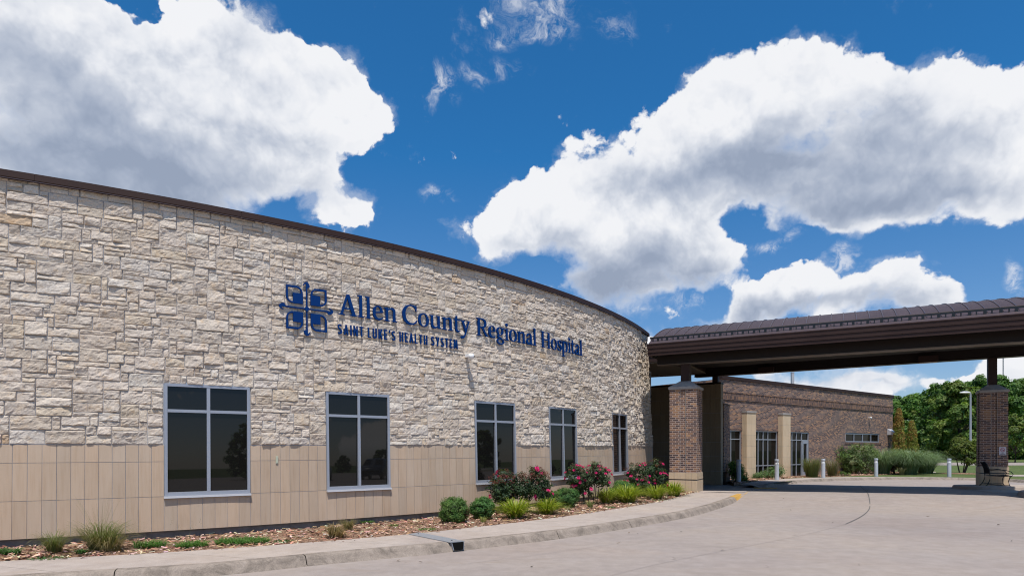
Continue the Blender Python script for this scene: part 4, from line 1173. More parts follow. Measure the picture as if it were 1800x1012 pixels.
# flood lights on the rear beam
for px, lab in ((1348, 'shallow brown box light under the canopy nearest the tile screen wall'), (1632, 'shallow brown box light under the canopy nearest the far brick pier')):
    u_ = (px - 900) / F; q0 = RL - V2 * .2; tt = (u_ * q0.y - q0.x) / (U2.x - u_ * U2.y); p = q0 + U2 * tt
    lt = thing('canopy_light', lab, 'light', (p.x, p.y, rz0), 'box lights under the canopy')
    mb = MB(); mb.box(p - V2 * .15, .33, .14, rz0 - .055, rz0 + .20, U2, V2); mb.build('housing', M['bronze'], lt)
    mb = MB(); mb.box(p - V2 * .15, .30, .12, rz0 - .075, rz0 - .056, U2, V2); mb.build('lens', mat('lamp_lens', (.55, .47, .38), .6), lt)

# ------------------------------------------------------------------ tile screen wall under the rear left column
TW = thing('tile_screen_wall', 'tall shaded buff tile wall standing behind the near brick pier', 'wall', (RL.x - 1, RL.y + .5, gz(RL.x, RL.y)))
ta, tb = RL - U2 * 3.6, RL + U2 * .28
tz0, tz1 = gz(RL.x, RL.y) - .02, EYE + 3.06
mb = MB(); c = (ta + tb) / 2; mb.box(c, (tb - ta).length / 2 - .014, .19, tz0 - .2, tz1 - .002, U2, V2); mb.build('core', M['mortar'], TW)
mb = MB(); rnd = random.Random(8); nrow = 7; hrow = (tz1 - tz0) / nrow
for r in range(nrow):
    quoted_tiles(mb, ta - V2 * .195, tb - V2 * .195, tz0 + r * hrow, tz0 + (r + 1) * hrow, 17, rnd, -V2, .012, .55)  # same buff tile toned down: shade under the canopy put into the colour
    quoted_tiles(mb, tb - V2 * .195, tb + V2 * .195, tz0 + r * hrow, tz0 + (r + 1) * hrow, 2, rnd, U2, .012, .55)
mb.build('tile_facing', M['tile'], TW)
mb = MB(); mb.box(c, (tb - ta).length / 2 + .03, .24, tz1, tz1 + .085, U2, V2); mb.build('cap', M['beam'], TW)
BR = thing('brick_return_wall', 'low dark brick return wall at the end of the tile screen', 'wall', (tb.x, tb.y + .7, gz(tb.x, tb.y)))
a = tb + V2 * .22 - U2 * .2; b = a + V * 1.55; ztr = EYE + 2.12
mb = MB(); L = 1.55
q4 = [a, a + U * .24, b + U * .24, b]
for k in range(4): brick_face(mb, q4[k], q4[(k + 1) % 4], EYE - 1.13, ztr, k * .3)
mb.q([Vector((p.x, p.y, ztr)) for p in q4]); mb.build('brick_face', M['brickwing'], BR)
mb = MB(); mb.box((a + b) / 2 + U * .12, .135, L / 2 + .012, tz0 - .1, EYE - 1.13, U, V); mb.build('tile_foot', M['tile'], BR)
mb = MB(); mb.box((a + b) / 2 + U * .12, .15, L / 2 + .03, ztr + .001, ztr + .05, U, V); mb.build('coping', M['bronze'], BR)

# ------------------------------------------------------------------ entrance vestibule between stone wall and screen
e = wp(24.02, 0, -.12); e.z = 0
tl = ta + V2 * .1
VB = thing('entrance_vestibule', 'shaded glazed entrance link with beige stucco above, between stone wall and canopy', 'building', (e.x, e.y, .1))
gd = (tl - e).normalized(); gn = Vector((gd.y, -gd.x, 0)); L = (tl - e).length
mb = MB(); c = (e + tl) / 2
mb.box(c - gn * .12, L / 2, .1, EYE + 2.95, EYE + 3.578, gd, -gn)
mb.build('upper_wall', M['eifs'], VB)
mb = MB(); mb.q([Vector((p.x, p.y, z)) for p, z in ((e, -.3), (tl, -.4), (tl, EYE + 2.95), (e, EYE + 2.95))]); mb.build('glazing', M['glass'], VB)
mb = MB()
for k in range(6):
    p = e.lerp(tl, k / 5 * .96 + .02); mb.box(p + gn * .03, .03, .04, -.3, EYE + 2.94, gd, gn)
for z_ in (EYE + .35, EYE + 1.5, EYE + 2.9): mb.box(c + gn * .028, L / 2 - .02, .03, z_ - .03, z_ + .03, gd, gn)
mb.build('frame', mat('dark_frame', (.05, .05, .055), .4, .3), VB)
mb = MB(); p = e + gd * .75; mb.box(p + gn * .10, .025, .035, -.1, EYE + .5, gd, gn); mb.build('door_jamb', M['alu'], VB)
# link roof: beige soffit edged in brown metal
la, lb = P1 + V * 3.7 - U * 5.2, P1 + V * 3.7 - U * 1.10
lc, ld = P1 + V * 8.9 - U * 1.10, P1 + V * 8.9 - U * 6.5
zl0 = EYE + 3.58
mb = MB(); mb.hexa([Vector((p.x, p.y, zl0)) for p in (la, lb, lc, ld)], [Vector((p.x, p.y, zl0 + .05)) for p in (la, lb, lc, ld)]); mb.build('link_soffit', M['eifs'], VB)
mb = MB(); mb.hexa([Vector((p.x, p.y, zl0 + .051)) for p in (la - V * .03, lb - V * .03, lc, ld)], [Vector((p.x, p.y, zl0 + .30)) for p in (la - V * .03, lb - V * .03, lc, ld)])
mb.hexa([Vector((p.x, p.y, zl0 + .302)) for p in (la - V * .07, lb - V * .07, lc, ld)], [Vector((p.x, p.y, zl0 + .52)) for p in (la - V * .07, lb - V * .07, lc, ld)])
mb.build('link_fascia', M['bronze'], VB)

# ------------------------------------------------------------------ brick wing
BW = thing('brick_wing', 'long low dark brick wing behind the canopy with stone pilasters', 'building', wtp(4) + Vector((0, 0, -.2)))
tL, tR = wt(1268.5), wt(1569.2)
zwt = EYE + 3.70; zw0 = -.45
zb1, zb0 = EYE + 2.98, EYE + 2.68     # projecting soldier band
mb = MB()
def wf(t, off=0.0): return wtp(t) + WN * off
zh = EYE + .985                       # window heads
openings = [(wt(1281), wt(1302.5), zw0, zh), (wt(1318), wt(1367.5), zw0, zh), (wt(1379), wt(1421.8), zw0, zh), (wt(1486.3), wt(1545.8), EYE + .42, EYE + 1.04)]
def wall_with_holes(mb, t0, t1, z0, z1, holes, off=0.0):
    xs_ = sorted({t0, t1} | {v for h in holes for v in h[:2]}); zs_ = sorted({z0, z1} | {v for h in holes for v in h[2:]})
    for i in range(len(xs_) - 1):
        for j in range(len(zs_) - 1):
            xm, zm = (xs_[i] + xs_[i + 1]) / 2, (zs_[j] + zs_[j + 1]) / 2
            if any(h[0] < xm < h[1] and h[2] < zm < h[3] for h in holes): continue
            a, b = wf(xs_[i], off), wf(xs_[i + 1], off)
            brick_face(mb, a, b, zs_[j], zs_[j + 1], xs_[i])
wall_with_holes(mb, tL, tR, zw0, zwt, openings)
for h in openings:                    # reveals
    for t_, s_ in ((h[0], 1), (h[1], -1)):
        a, b = wf(t_), wf(t_, -.12)
        if s_ < 0: a, b = b, a
        brick_face(mb, a, b, h[2], h[3])
    a, b = wf(h[0]), wf(h[1]); c_, d_ = wf(h[1], -.12), wf(h[0], -.12)
    mb.q([(a.x, a.y, h[3]), (d_.x, d_.y, h[3]), (c_.x, c_.y, h[3]), (b.x, b.y, h[3])], None, [(0, 0), (0, .1), (1, .1), (1, 0)])
# ends and back
Bk = -WN * 14
a, b = wf(tR), wf(tR) + Bk; brick_face(mb, a, b, zw0 - .5, zwt)
a, b = wf(tL) + Bk, wf(tL); brick_face(mb, a, b, zw0, zwt)
# step back block seen above the tile screen
s0_, s1_ = tL - 9, tL + .5; ob = -6.0
a, b = wf(s0_, ob), wf(s1_, ob); brick_face(mb, a, b, zw0, EYE + 4.85)
c_ = wf(s0_, ob) + Vector((-6, 3.2, 0)); brick_face(mb, c_, a, zw0, EYE + 4.85)
mb.build('wall', M['brickwing'], BW)
mb = MB()
def band(z0, z1, off, t0, t1, mbx):
    a, b = wf(t0, off), wf(t1, off)
    brick_face(mbx, a, b, z0, z1, t0)
    for z, sg in ((z0, -1), (z1, 1)):
        c_, d_ = wf(t1, 0), wf(t0, 0); q_ = [(a.x, a.y, z), (b.x, b.y, z), (c_.x, c_.y, z), (d_.x, d_.y, z)]
        mbx.q(q_ if sg > 0 else q_[::-1], None, [(0, 0), (3, 0), (3, .03), (0, .03)])
    c_ = wf(t1, 0); brick_face(mbx, b, c_, z0, z1)
band(zb0, zb1 - .0, .030, tL, tR + .03, mb)
mb.build('soldier_band', M['soldier'], BW)
mb = MB(); band(zb1 + .001, zb1 + .068, .045, tL, tR + .045, mb); band(zb0 - .068, zb0 - .001, .045, tL, tR + .045, mb); band(zh - .001 + .002, zh + .07, .02, wt(1281), wt(1422), mb)
mb.build('brick_ledge', brick_mat('dark_brick', (.26, .19, .17), .95), BW)
mb = MB(); c = wf((tL + tR) / 2 + .03, -.15); loc_box(mb, Vector((c.x, c.y, 0)), WT, WN, Vector((0, 0, 1)), (-(tR - tL) / 2 - .06, (tR - tL) / 2 + .06), (-.2, .21), (zwt, zwt + .17))
c = wf(tR - .1) + Bk / 2; loc_box(mb, Vector((c.x, c.y, 0)), WT, WN, Vector((0, 0, 1)), (-.12, .16), (-7, 6.9), (zwt + .002, zwt + .168))
c = wf((s0_ + s1_) / 2, ob - .1); loc_box(mb, Vector((c.x, c.y, 0)), WT, WN, Vector((0, 0, 1)), (-4.8, 4.8), (-.2, .2), (EYE + 4.85, EYE + 5.05))
mb.build('coping', M['bronze'], BW)
mb = MB(); q4 = [wf(tL), wf(tR), wf(tR) + Bk, wf(tL) + Bk]; mb.q([Vector((p.x, p.y, zwt - .1)) for p in q4]); mb.build('roof', M['found'], BW)
# pilasters
rnd = random.Random(4)
for px0, px1, yt in ((1304.5, 1320.5, 727), (1367.8, 1381.5, 731.5)):
    t0, t1 = wt(px0), wt(px1); zt_ = EYE + 1.96; zb_ = gz(*wtp(t0).xy) + .08
    mb = MB(); n_ = 6; h_ = (zt_ - zb_) / n_
    for r in range(n_):
        quoted_tiles(mb, wf(t0, .28), wf(t1, .28), zb_ + r * h_, zb_ + (r + 1) * h_, 2, rnd, WN, .012, 1.12)
        quoted_tiles(mb, wf(t0, .0), wf(t0, .28), zb_ + r * h_, zb_ + (r + 1) * h_, 1, rnd, -WT, .012, 1.12)
        quoted_tiles(mb, wf(t1, .28), wf(t1, .0), zb_ + r * h_, zb_ + (r + 1) * h_, 1, rnd, WT, .012, 1.12)
    pl = mb.build('pilaster', M['tile'], BW)
    mb = MB(); c = wf((t0 + t1) / 2, .14); loc_box(mb, Vector((c.x, c.y, 0)), WT, WN, Vector((0, 0, 1)), (-(t1 - t0) / 2 - .03, (t1 - t0) / 2 + .03), (-.138, .18), (zt_ + .001, zt_ + .09)); mb.build('cap', M['cap'], pl)
    mb = MB(); loc_box(mb, Vector((c.x, c.y, 0)), WT, WN, Vector((0, 0, 1)), (-(t1 - t0) / 2 + .002, (t1 - t0) / 2 - .002), (-.138, .136), (zb_, zt_)); mb.build('core', M['mortar'], pl)
    mb = MB(); loc_box(mb, Vector((c.x, c.y, 0)), WT, WN, Vector((0, 0, 1)), (-(t1 - t0) / 2 - .04, (t1 - t0) / 2 + .04), (-.13, .2), (zb_ - .1, zb_ + .06)); mb.build('plinth', M['cap'], pl)
def grid_window(t0, t1, z0, z1, ts, zs_, fw_=.05, name='window', off=-.05):
    mb = MB(); c0 = wf(0, off)
    def bar(ta_, tb_, za, zb, o=0):
        c = wf((ta_ + tb_) / 2, off); loc_box(mb, Vector((c.x, c.y, 0)), WT, WN, Vector((0, 0, 1)), (-(tb_ - ta_) / 2, (tb_ - ta_) / 2), (-.06, .03 + o), (za, zb))
    bar(t0, t0 + fw_, z0, z1); bar(t1 - fw_, t1, z0, z1); bar(t0 + fw_, t1 - fw_, z1 - fw_, z1, -.002); bar(t0 + fw_, t1 - fw_, z0, z0 + fw_, -.002)
    for t_ in ts: bar(t_ - fw_ / 2, t_ + fw_ / 2, z0 + fw_, z1 - fw_, -.004)
    for z_ in zs_: bar(t0 + fw_, t1 - fw_, z_ - fw_ / 2, z_ + fw_ / 2, -.007)
    wo = mb.build(name, M['alu'], BW)
    mb = MB(); mb.q([Vector((p.x, p.y, z)) for p, z in ((wf(t0 + .02, off - .02), z0), (wf(t1 - .02, off - .02), z0), (wf(t1 - .02, off - .02), z1), (wf(t0 + .02, off - .02), z1))])
    mb.build('pane', M['wingglass'], wo); return wo
zr1, zr2 = EYE + .50, EYE - .98
zg = -.12
grid_window(wt(1281), wt(1302.5), zg, zh, [wt(1285.5)], [zr1, zr2])
grid_window(wt(1318), wt(1366.3), zg - .1, zh, [wt(1333.5), wt(1342.3), wt(1350.7)], [zr1, zr2])
grid_window(wt(1379), wt(1410), zg - .1, zh, [wt(1393), wt(1400.8)], [zr1, zr2])
zd0 = gz(*wtp(wt(1415)).xy) + .10
do = grid_window(wt(1409.2), wt(1421.8), zd0, zh, [], [zr1 - .02], .075, 'door_frame')
mb = MB(); t0, t1 = wt(1410.6), wt(1420.6)
def wbar(mb, ta_, tb_, za, zb, o0, o1):
    c = wf((ta_ + tb_) / 2, 0); loc_box(mb, Vector((c.x, c.y, 0)), WT, WN, Vector((0, 0, 1)), (-(tb_ - ta_) / 2, (tb_ - ta_) / 2), (o0, o1), (za, zb))
wbar(mb, t0, t0 + .14, zd0, zr1 - .06, -.09, -.01); wbar(mb, t1 - .14, t1, zd0, zr1 - .06, -.09, -.01); wbar(mb, t0 + .14, t1 - .14, zr1 - .22, zr1 - .06, -.09, -.012); wbar(mb, t0 + .14, t1 - .14, zd0, zd0 + .28, -.09, -.012)
dr_ = mb.build('door', M['alu'], BW)
mb = MB(); wbar(mb, t0 + .05, t0 + .08, EYE - .75, EYE - .40, .02, .05); wbar(mb, t0 + .05, t0 + .08, EYE - .74, EYE - .70, -.01, .02); wbar(mb, t0 + .05, t0 + .08, EYE - .45, EYE - .41, -.01, .02); mb.build('handle', M['steel'], dr_)
t0, t1 = openings[3][:2]; q_ = (t1 - t0) / 4
grid_window(t0 + .02, t1 - .02, EYE + .42, EYE + 1.02, [t0 + q_, t0 + 2 * q_, t0 + 3 * q_], [], .07)
mb = MB(); band(EYE + .28, EYE + .418, .03, t0 - .1, t1 + .25, mb); mb.build('window_ledge', M['soldier'], BW)
# wedge light on the wing corner, camera on the wing
tq = wt(1564); p = wf(tq); zq = wz(1564, 764)
WL = thing('wall_light', 'pale wedge-shaped metal light on the far brick wing corner', 'light', Vector((p.x, p.y, zq)))
mb = MB()
a0, a1 = -.40, .32
b4 = [p + WT * x_ + WN * o + Vector((0, 0, zq)) for x_, o in ((a0, .62), (a1, .62), (a1, 0), (a0, 0))]
t4 = [p + WT * x_ + WN * o + Vector((0, 0, zq + h)) for x_, o, h in ((a0, .62, .07), (a1, .62, .07), (a1, .0, .42), (a0, .0, .42))]
mb.hexa(b4, t4); mb.build('housing', M['flash'], WL)
mb = MB(); b4 = [p + WT * x_ + WN * o + Vector((0, 0, zq - .012)) for x_, o in ((a0 + .06, .56), (a1 - .06, .56), (a1 - .06, .08), (a0 + .06, .08))]
mb.hexa(b4, [v + Vector((0, 0, .011)) for v in b4]); mb.build('lens', M['white'], WL)
p = wf(wt(1527)); wallcam(Vector((p.x, p.y, wz(1527, 734))), WT, WN, .068, 'small white dome camera high on the dark brick wing')
# roof pole behind the wing
p = Vector(((1393 - 900) / F * 52, 52, 0))
mb = MB(); mb.box(p, .105, .105, -.5, EYE + (HZ - 655) * 52 / F); mb.box(p, .12, .12, EYE + (HZ - 655) * 52 / F, EYE + (HZ - 654) * 52 / F)
tag(mb.build('roof_pole', mat('grey_pole', (.42, .42, .44), .5), None, (p.x, p.y, -.5)), 'plain square grey pole rising behind the brick wing roof', 'pole')

# ------------------------------------------------------------------ island, bench, small sign
def island(name, outline, zf, h=.13):
    mb = MB(); n_ = len(outline)
    top = [Vector((p.x, p.y, zf(p.x, p.y) + h)) for p in outline]; c = sum(outline, Vector((0, 0, 0))) / n_
    inn = [t + (Vector((c.x, c.y, t.z)) - t).normalized() * .04 for t in top]
    low = [Vector((p.x, p.y, zf(p.x, p.y) - .03)) + (p - c).normalized() * .05 for p in outline]
    cc = Vector((c.x, c.y, zf(c.x, c.y) + h))
    for k in range(n_):
        j = (k + 1) % n_
        mb.q([low[k], low[j], top[j] - Vector((0, 0, .03)), top[k] - Vector((0, 0, .03))]); mb.q([top[k] - Vector((0, 0, .03)), top[j] - Vector((0, 0, .03)), inn[j], inn[k]]); mb.q([inn[k], inn[j], cc])
    o = mb.build(name, M['walk']); struct(o); return o
def oval(c, a, b, n_=36, pw=.55):
    out = []
    for k in range(n_):
        t_ = 2 * math.pi * k / n_; cx_, sy_ = math.cos(t_), math.sin(t_)
        out.append(c + U * (a * math.copysign(abs(cx_) ** pw, cx_)) + V * (b * math.copysign(abs(sy_) ** pw, sy_)))
    return out
island('traffic_island', oval(P2 + U * .55 - V * .35, 1.75, 2.3), gz, .13)
island('traffic_island', oval(P4 + U * 1.15 + V * .1, 1.75, 2.0), gz, .13)
strip('island_walk', [P2 + U * (-1.0 + .35 * k) - V * 2.75 for k in range(10)], [P4 + U * (-1.0 + .35 * k) + V * 2.3 for k in range(10)], M['walk'], lambda x, y: gz(x, y) + .012, lambda x, y: gz(x, y) + .012, 4)['kind'] = 'structure'

# bench in front of the far pier: length runs along V, seat faces U
bz = gz(P2.x, P2.y) + .13
bc = P2 - V * 1.15 + U * .02
BN = thing('metal_bench', 'black wrought iron bench with curved arms beside the far brick pier', 'bench', (bc.x, bc.y, bz))
def bp(x, y, z): return Vector((bc.x, bc.y, bz)) + U * x + V * y + Vector((0, 0, z))
for y_ in (.55, -.55):
    mb = MB()
    mb.tube([bp(-.50, y_, 0), bp(-.40, y_, .12), bp(-.345, y_, .26), bp(-.335, y_, .44), bp(-.36, y_, .66), bp(-.44, y_, .86), bp(-.50, y_, .93), bp(-.54, y_, .93)], .016, 6)
    mb.build('back_leg', M['iron'], BN)
    mb = MB()
    mb.tube([bp(.28, y_, 0), bp(.22, y_, .10), bp(.195, y_, .24), bp(.24, y_, .38), bp(.30, y_, .43)], .016, 6); mb.build('front_leg', M['iron'], BN)
    mb = MB()
    mb.tube([bp(-.345, y_, .62), bp(-.10, y_, .645), bp(.12, y_, .63), bp(.27, y_, .575), bp(.33, y_, .49), bp(.29, y_, .42)], .014, 6); mb.build('armrest', M['iron'], BN)
    mb = MB(); mb.tube([bp(-.40, y_, .12), bp(-.1, y_, .085), bp(.22, y_, .10)], .012, 6); mb.build('stretcher', M['iron'], BN)
mb = MB()
for x_, z_ in ((-.33, .42), (.29, .42)): mb.tube([bp(x_, -.55, z_), bp(x_, .55, z_)], .015, 6)
for k in range(23):
    y_ = -.52 + k * .0473; mb.tube([bp(-.33, y_, .425), bp(0, y_, .405), bp(.29, y_, .425)], .011, 4)
for k in range(9):
    x_ = -.28 + k * .066; mb.tube([bp(x_, -.55, .415), bp(x_, .55, .415)], .009, 4)
mb.build('seat', M['iron'], BN)
mb = MB()
mb.tube([bp(-.50, -.55, .93), bp(-.50, .55, .93)], .018, 6); mb.tube([bp(-.34, -.55, .50), bp(-.34, .55, .50)], .014, 6)
for k in range(25):
    y_ = -.52 + k * .0433; mb.tube([bp(-.34, y_, .48), bp(-.36, y_, .66), bp(-.44, y_, .86), bp(-.50, y_, .93)], .012, 4)
for z_, x_ in ((.58, -.35), (.66, -.36), (.74, -.395), (.82, -.425)): mb.tube([bp(x_, -.55, z_), bp(x_, .55, z_)], .008, 4)
mb.build('backrest', M['iron'], BN)
# no smoking plate on the pier
sc_ = P2 - V * .427 + U * .255; sc_ = Vector((sc_.x, sc_.y, EYE - .10))
NSG = thing('wall_sign', 'small white no smoking notice on the far brick pier above the bench', 'sign', sc_)
def plate(mb, x, z, o, c=sc_): loc_box(mb, c, U, -V, Vector((0, 0, 1)), x, o, z)
mb = MB(); plate(mb, (-.105, .105), (-.15, .15), (0, .008)); mb.build('plate', mat('sign_white', (.62, .60, .64), .5), NSG)
spl = lambda x_, y_, d_: sc_ + U * x_ - V * (.0085 + d_) + Vector((0, 0, y_))
M['signred'] = mat('sign_red', (.42, .07, .13), .5); M['signink'] = mat('sign_ink', (.035, .035, .07), .5)
extrude('prohibition_ring', [[ell(0, .045, .075, .075, 30), ell(0, .045, .058, .058, 30)], [[(-.049, .082), (-.037, .094), (.049, .008), (.037, -.004)]]], spl, .002, M['signred'], NSG)
extrude('cigarette', [[[(-.046, .034), (.046, .034), (.046, .052), (-.046, .052)]]], spl, .001, M['signink'], NSG)
# two words, NO SMOKING, in small condensed capitals
SM2 = dict(SANS); SM2['O'] = (98, [[ell(49, 103, 49, 106, 20), ell(49, 103, 19, 76, 20)]]); SM2['G'] = (98, [[stroke(arc(49, 103, 34, 88, 40, 330, 20) + [(82, 100), (52, 100)], 30)]])
def smalltext(txt, x0, x1, z, h):
    tot_ = sum(SM2[c][0] + 24 if c != ' ' else 60 for c in txt); k_ = (x1 - x0) / tot_; x_ = x0; grp = []
    for c in txt:
        if c == ' ': x_ += 60 * k_; continue
        for sh in SM2[c][1]:
            lp = path(sh) if isinstance(sh, str) else sh
            grp.append([[(x_ + px_ * k_, z + py_ * h / 207) for px_, py_ in l] for l in lp])
        x_ += (SM2[c][0] + 24) * k_
    extrude('lettering', grp, lambda a, b, d_: spl(a, b, min(d_, .0015)), .001, M['signink'], NSG)
smalltext('NO', -.03, .03, -.085, .038); smalltext('SMOKING', -.085, .085, -.132, .034)

# ------------------------------------------------------------------ bollards
def make_bollard(loc, label):
    r = thing('bollard_light', label, 'bollard', loc, 'bollard lights along the drive')
    mb = MB(); mb.lathe([(.105, -.05), (.105, .80)], loc, 20); mb.build('post', M['silver'], r, smooth=False)
    mb = MB(); mb.lathe([(.125, -.03), (.125, .012)], loc, 20); mb.build('base_plate', M['steel'], r)
    mb = MB(); mb.lathe([(.03, .80), (.03, .985)], loc, 10); mb.lathe([(.102, .80), (.100, .84), (.070, .95), (.066, .985)], loc, 16); mb.build('reflector', M['white'], r, smooth=True)
    mb = MB()
    for k in range(3):
        an = R(25 + 120 * k); p = Vector(loc) + Vector((math.cos(an) * .092, math.sin(an) * .092, 0)); mb.tube([p + Vector((0, 0, .79)), p + Vector((0, 0, .99))], .018, 6)
    mb.build('strut', M['silver'], r)
    mb = MB(); mb.lathe([(.108, .985), (.108, 1.055), (.10, 1.067)], loc, 20); mb.build('cap', M['silver'], r)
    return r
bl = [(1298.5, 846.5, 'silver bollard light partly behind the green shrub by the screen wall'), (1365.5, 843.2, 'silver bollard light in front of the low spreading juniper'),
      (1447, 839.4, 'silver bollard light beside the airy green grass near the wing door'), (1540, 836.7, 'silver bollard light in front of the variegated shrub'), (1668.5, 837.8, 'silver bollard light on the open lawn left of the small tree')]
zb_ = lambda x, y: gz(x, y) + .14
b0 = None
for px, py, lab in bl:
    p = at2(px, py, zb_)
    if b0 is None: b0 = make_bollard(p, lab)
    else: dup(b0, p, rnd.random(), 1, lab)
# lamp post across the lawn
p = at2(1706, 812.5, zl); s_ = F / p.y
LP = thing('lamp_post', 'tall pale lamp post with concrete foot on the lawn before the wood', 'lamp post', p)
H_ = (812.5 - 691) / s_
mb = MB(); mb.lathe([(.36, -.2), (.36, 1.05), (.33, 1.1)], p, 18); mb.build('concrete_foot', M['cap'], LP)
mb = MB(); mb.lathe([(.13, 1.1), (.09, H_)], p, 12); mb.build('pole', mat('pale_pole', (.30, .32, .36), .5), LP)
mb = MB(); q_ = p + Vector((-.45, 0, H_)); mb.tube([p + Vector((0, 0, H_ - .05)), p + Vector((-.15, 0, H_ + .12)), p + Vector((-.3, 0, H_ + .14))], .06, 8)
vs, fs = [], []
for i in range(7):
    ph = math.pi * i / 6
    for k in range(12):
        an = 2 * math.pi * k / 12; vs.append(q_ + Vector((-.2 + math.cos(an) * math.sin(ph) * .62, math.sin(an) * math.sin(ph) * .4, .10 + math.cos(ph) * .14)))
fs = [(i * 12 + k, i * 12 + (k + 1) % 12, (i + 1) * 12 + (k + 1) % 12, (i + 1) * 12 + k) for i in range(6) for k in range(12)]
mb.mesh(vs, fs); mb.build('lamp_head', M['white'], LP, smooth=True)
# radio mast far away
D_ = 420; px = 1763.5; p = Vector(((px - 900) / F * D_, D_, -1))
mb = MB(); top = EYE + (HZ - 598) * D_ / F
for k in range(3):
    an = R(120 * k); o = Vector((math.cos(an) * .32, math.sin(an) * .32, 0)); mb.tube([p + o, p + o + Vector((0, 0, top))], .09, 5)
for k in range(48):
    z_ = top * k / 48
    for j in range(3):
        a0, a1 = R(120 * j), R(120 * (j + 1)); mb.tube([p + Vector((math.cos(a0) * .32, math.sin(a0) * .32, z_)), p + Vector((math.cos(a1) * .32, math.sin(a1) * .32, z_ + top / 48))], .05, 4)
tag(mb.build('radio_mast', mat('mast_grey', (.22, .24, .28), .6), None, p), 'thin grey lattice radio mast far beyond the wood', 'mast')

# ------------------------------------------------------------------ plants
def vary(c, r_, k=.25):
    v = r_.uniform(1 - k, 1 + k); return tuple(max(0, x * v * r_.uniform(.92, 1.08)) for x in c)
def leaf(mb, p, n_, size, col, asp=.5, r_=random):
    t = n_.cross(Vector((r_.uniform(-1, 1), r_.uniform(-1, 1), r_.uniform(-1, 1))))
    if t.length < .01: t = n_.cross(Vector((1, 0, 0)))
    t.normalize(); b = n_.cross(t) * size * asp; t = t * size; f = n_ * size * .18
    mb.q([p - t, p - b + f, p + t, p + b + f], col)
def rdir(r_):
    z = r_.uniform(-1, 1); a = r_.uniform(0, 6.2832); s = math.sqrt(1 - z * z); return Vector((s * math.cos(a), s * math.sin(a), z))
def lumps(r_, n_, c, rad, lo=-.7, jit=.25, fill=.55):
    """clump centres spread over an ellipsoid's outer shell"""
    out = []
    for i in range(n_):
        d = rdir(r_)
        while d.z < lo: d = rdir(r_)
        k = r_.uniform(fill, 1.0)
        out.append((Vector((c[0] + d.x * rad[0] * k, c[1] + d.y * rad[1] * k, c[2] + d.z * rad[2] * k)), d))
    return out
def crown(mb, r_, c, rad, nl, per, lr, size, cols, lo=-.7, fill=.55, asp=.5, flat=.8, weights=None):
    for (q_, d) in lumps(r_, nl, c, rad, lo, .25, fill):
        base = r_.choices(cols, weights)[0]; base = vary(base, r_, .18); l_ = lr * r_.uniform(.7, 1.3)
        for i in range(per):
            e = rdir(r_); k = r_.uniform(.55, 1.0)
            p = q_ + Vector((e.x * l_, e.y * l_, e.z * l_ * flat)) * k
            n_ = (e + d * .6 + Vector((0, 0, .55)) + rdir(r_) * .55).normalized()
            leaf(mb, p, n_, size * r_.uniform(.7, 1.3), vary(base, r_, .16), asp, r_)
def blade(mb, p, an, L, w_, arch, col, r_, seg=4, lean=.25, tip=None):
    d = Vector((math.cos(an), math.sin(an), 0)); sd = Vector((-d.y, d.x, 0)); pts = []
    for k in range(seg + 1):
        f = k / seg; h = L * (math.sin(min(1.0, f) * (math.pi / 2) * (1 + arch * .55)) if arch > .3 else f * (1 - .15 * arch * f)); o = L * (lean * f + arch * f * f * .75)
        pts.append((p + d * o + Vector((0, 0, h * (1 - .35 * arch))), w_ * (1 - f ** 1.6 * .92)))
    for k in range(seg):
        (a, wa), (b, wb) = pts[k], pts[k + 1]; c = tip if (tip and k >= seg - 1) else col
        mb.q([a - sd * wa, a + sd * wa, b + sd * wb, b - sd * wb], c)
    return pts[-1][0]
def tuft(mb, c, n_, L, w_, arch, cols, r_, spread=.1, seg=4, lean=(.05, .5), tips=None):
    for i in range(n_):
        a = r_.uniform(0, 6.2832); rr = spread * math.sqrt(r_.random()); p = Vector(c) + Vector((math.cos(a) * rr, math.sin(a) * rr, 0))
        blade(mb, p, a + r_.gauss(0, .5), L * r_.uniform(.55, 1.1), w_ * r_.uniform(.7, 1.2), arch * r_.uniform(.5, 1.3), vary(r_.choice(cols), r_, .2), r_, seg, r_.uniform(*lean), tips)
def bedp(px, py): return at(px, py, .11)
def pxs(p): return F / p.y            # photo pixels per metre there

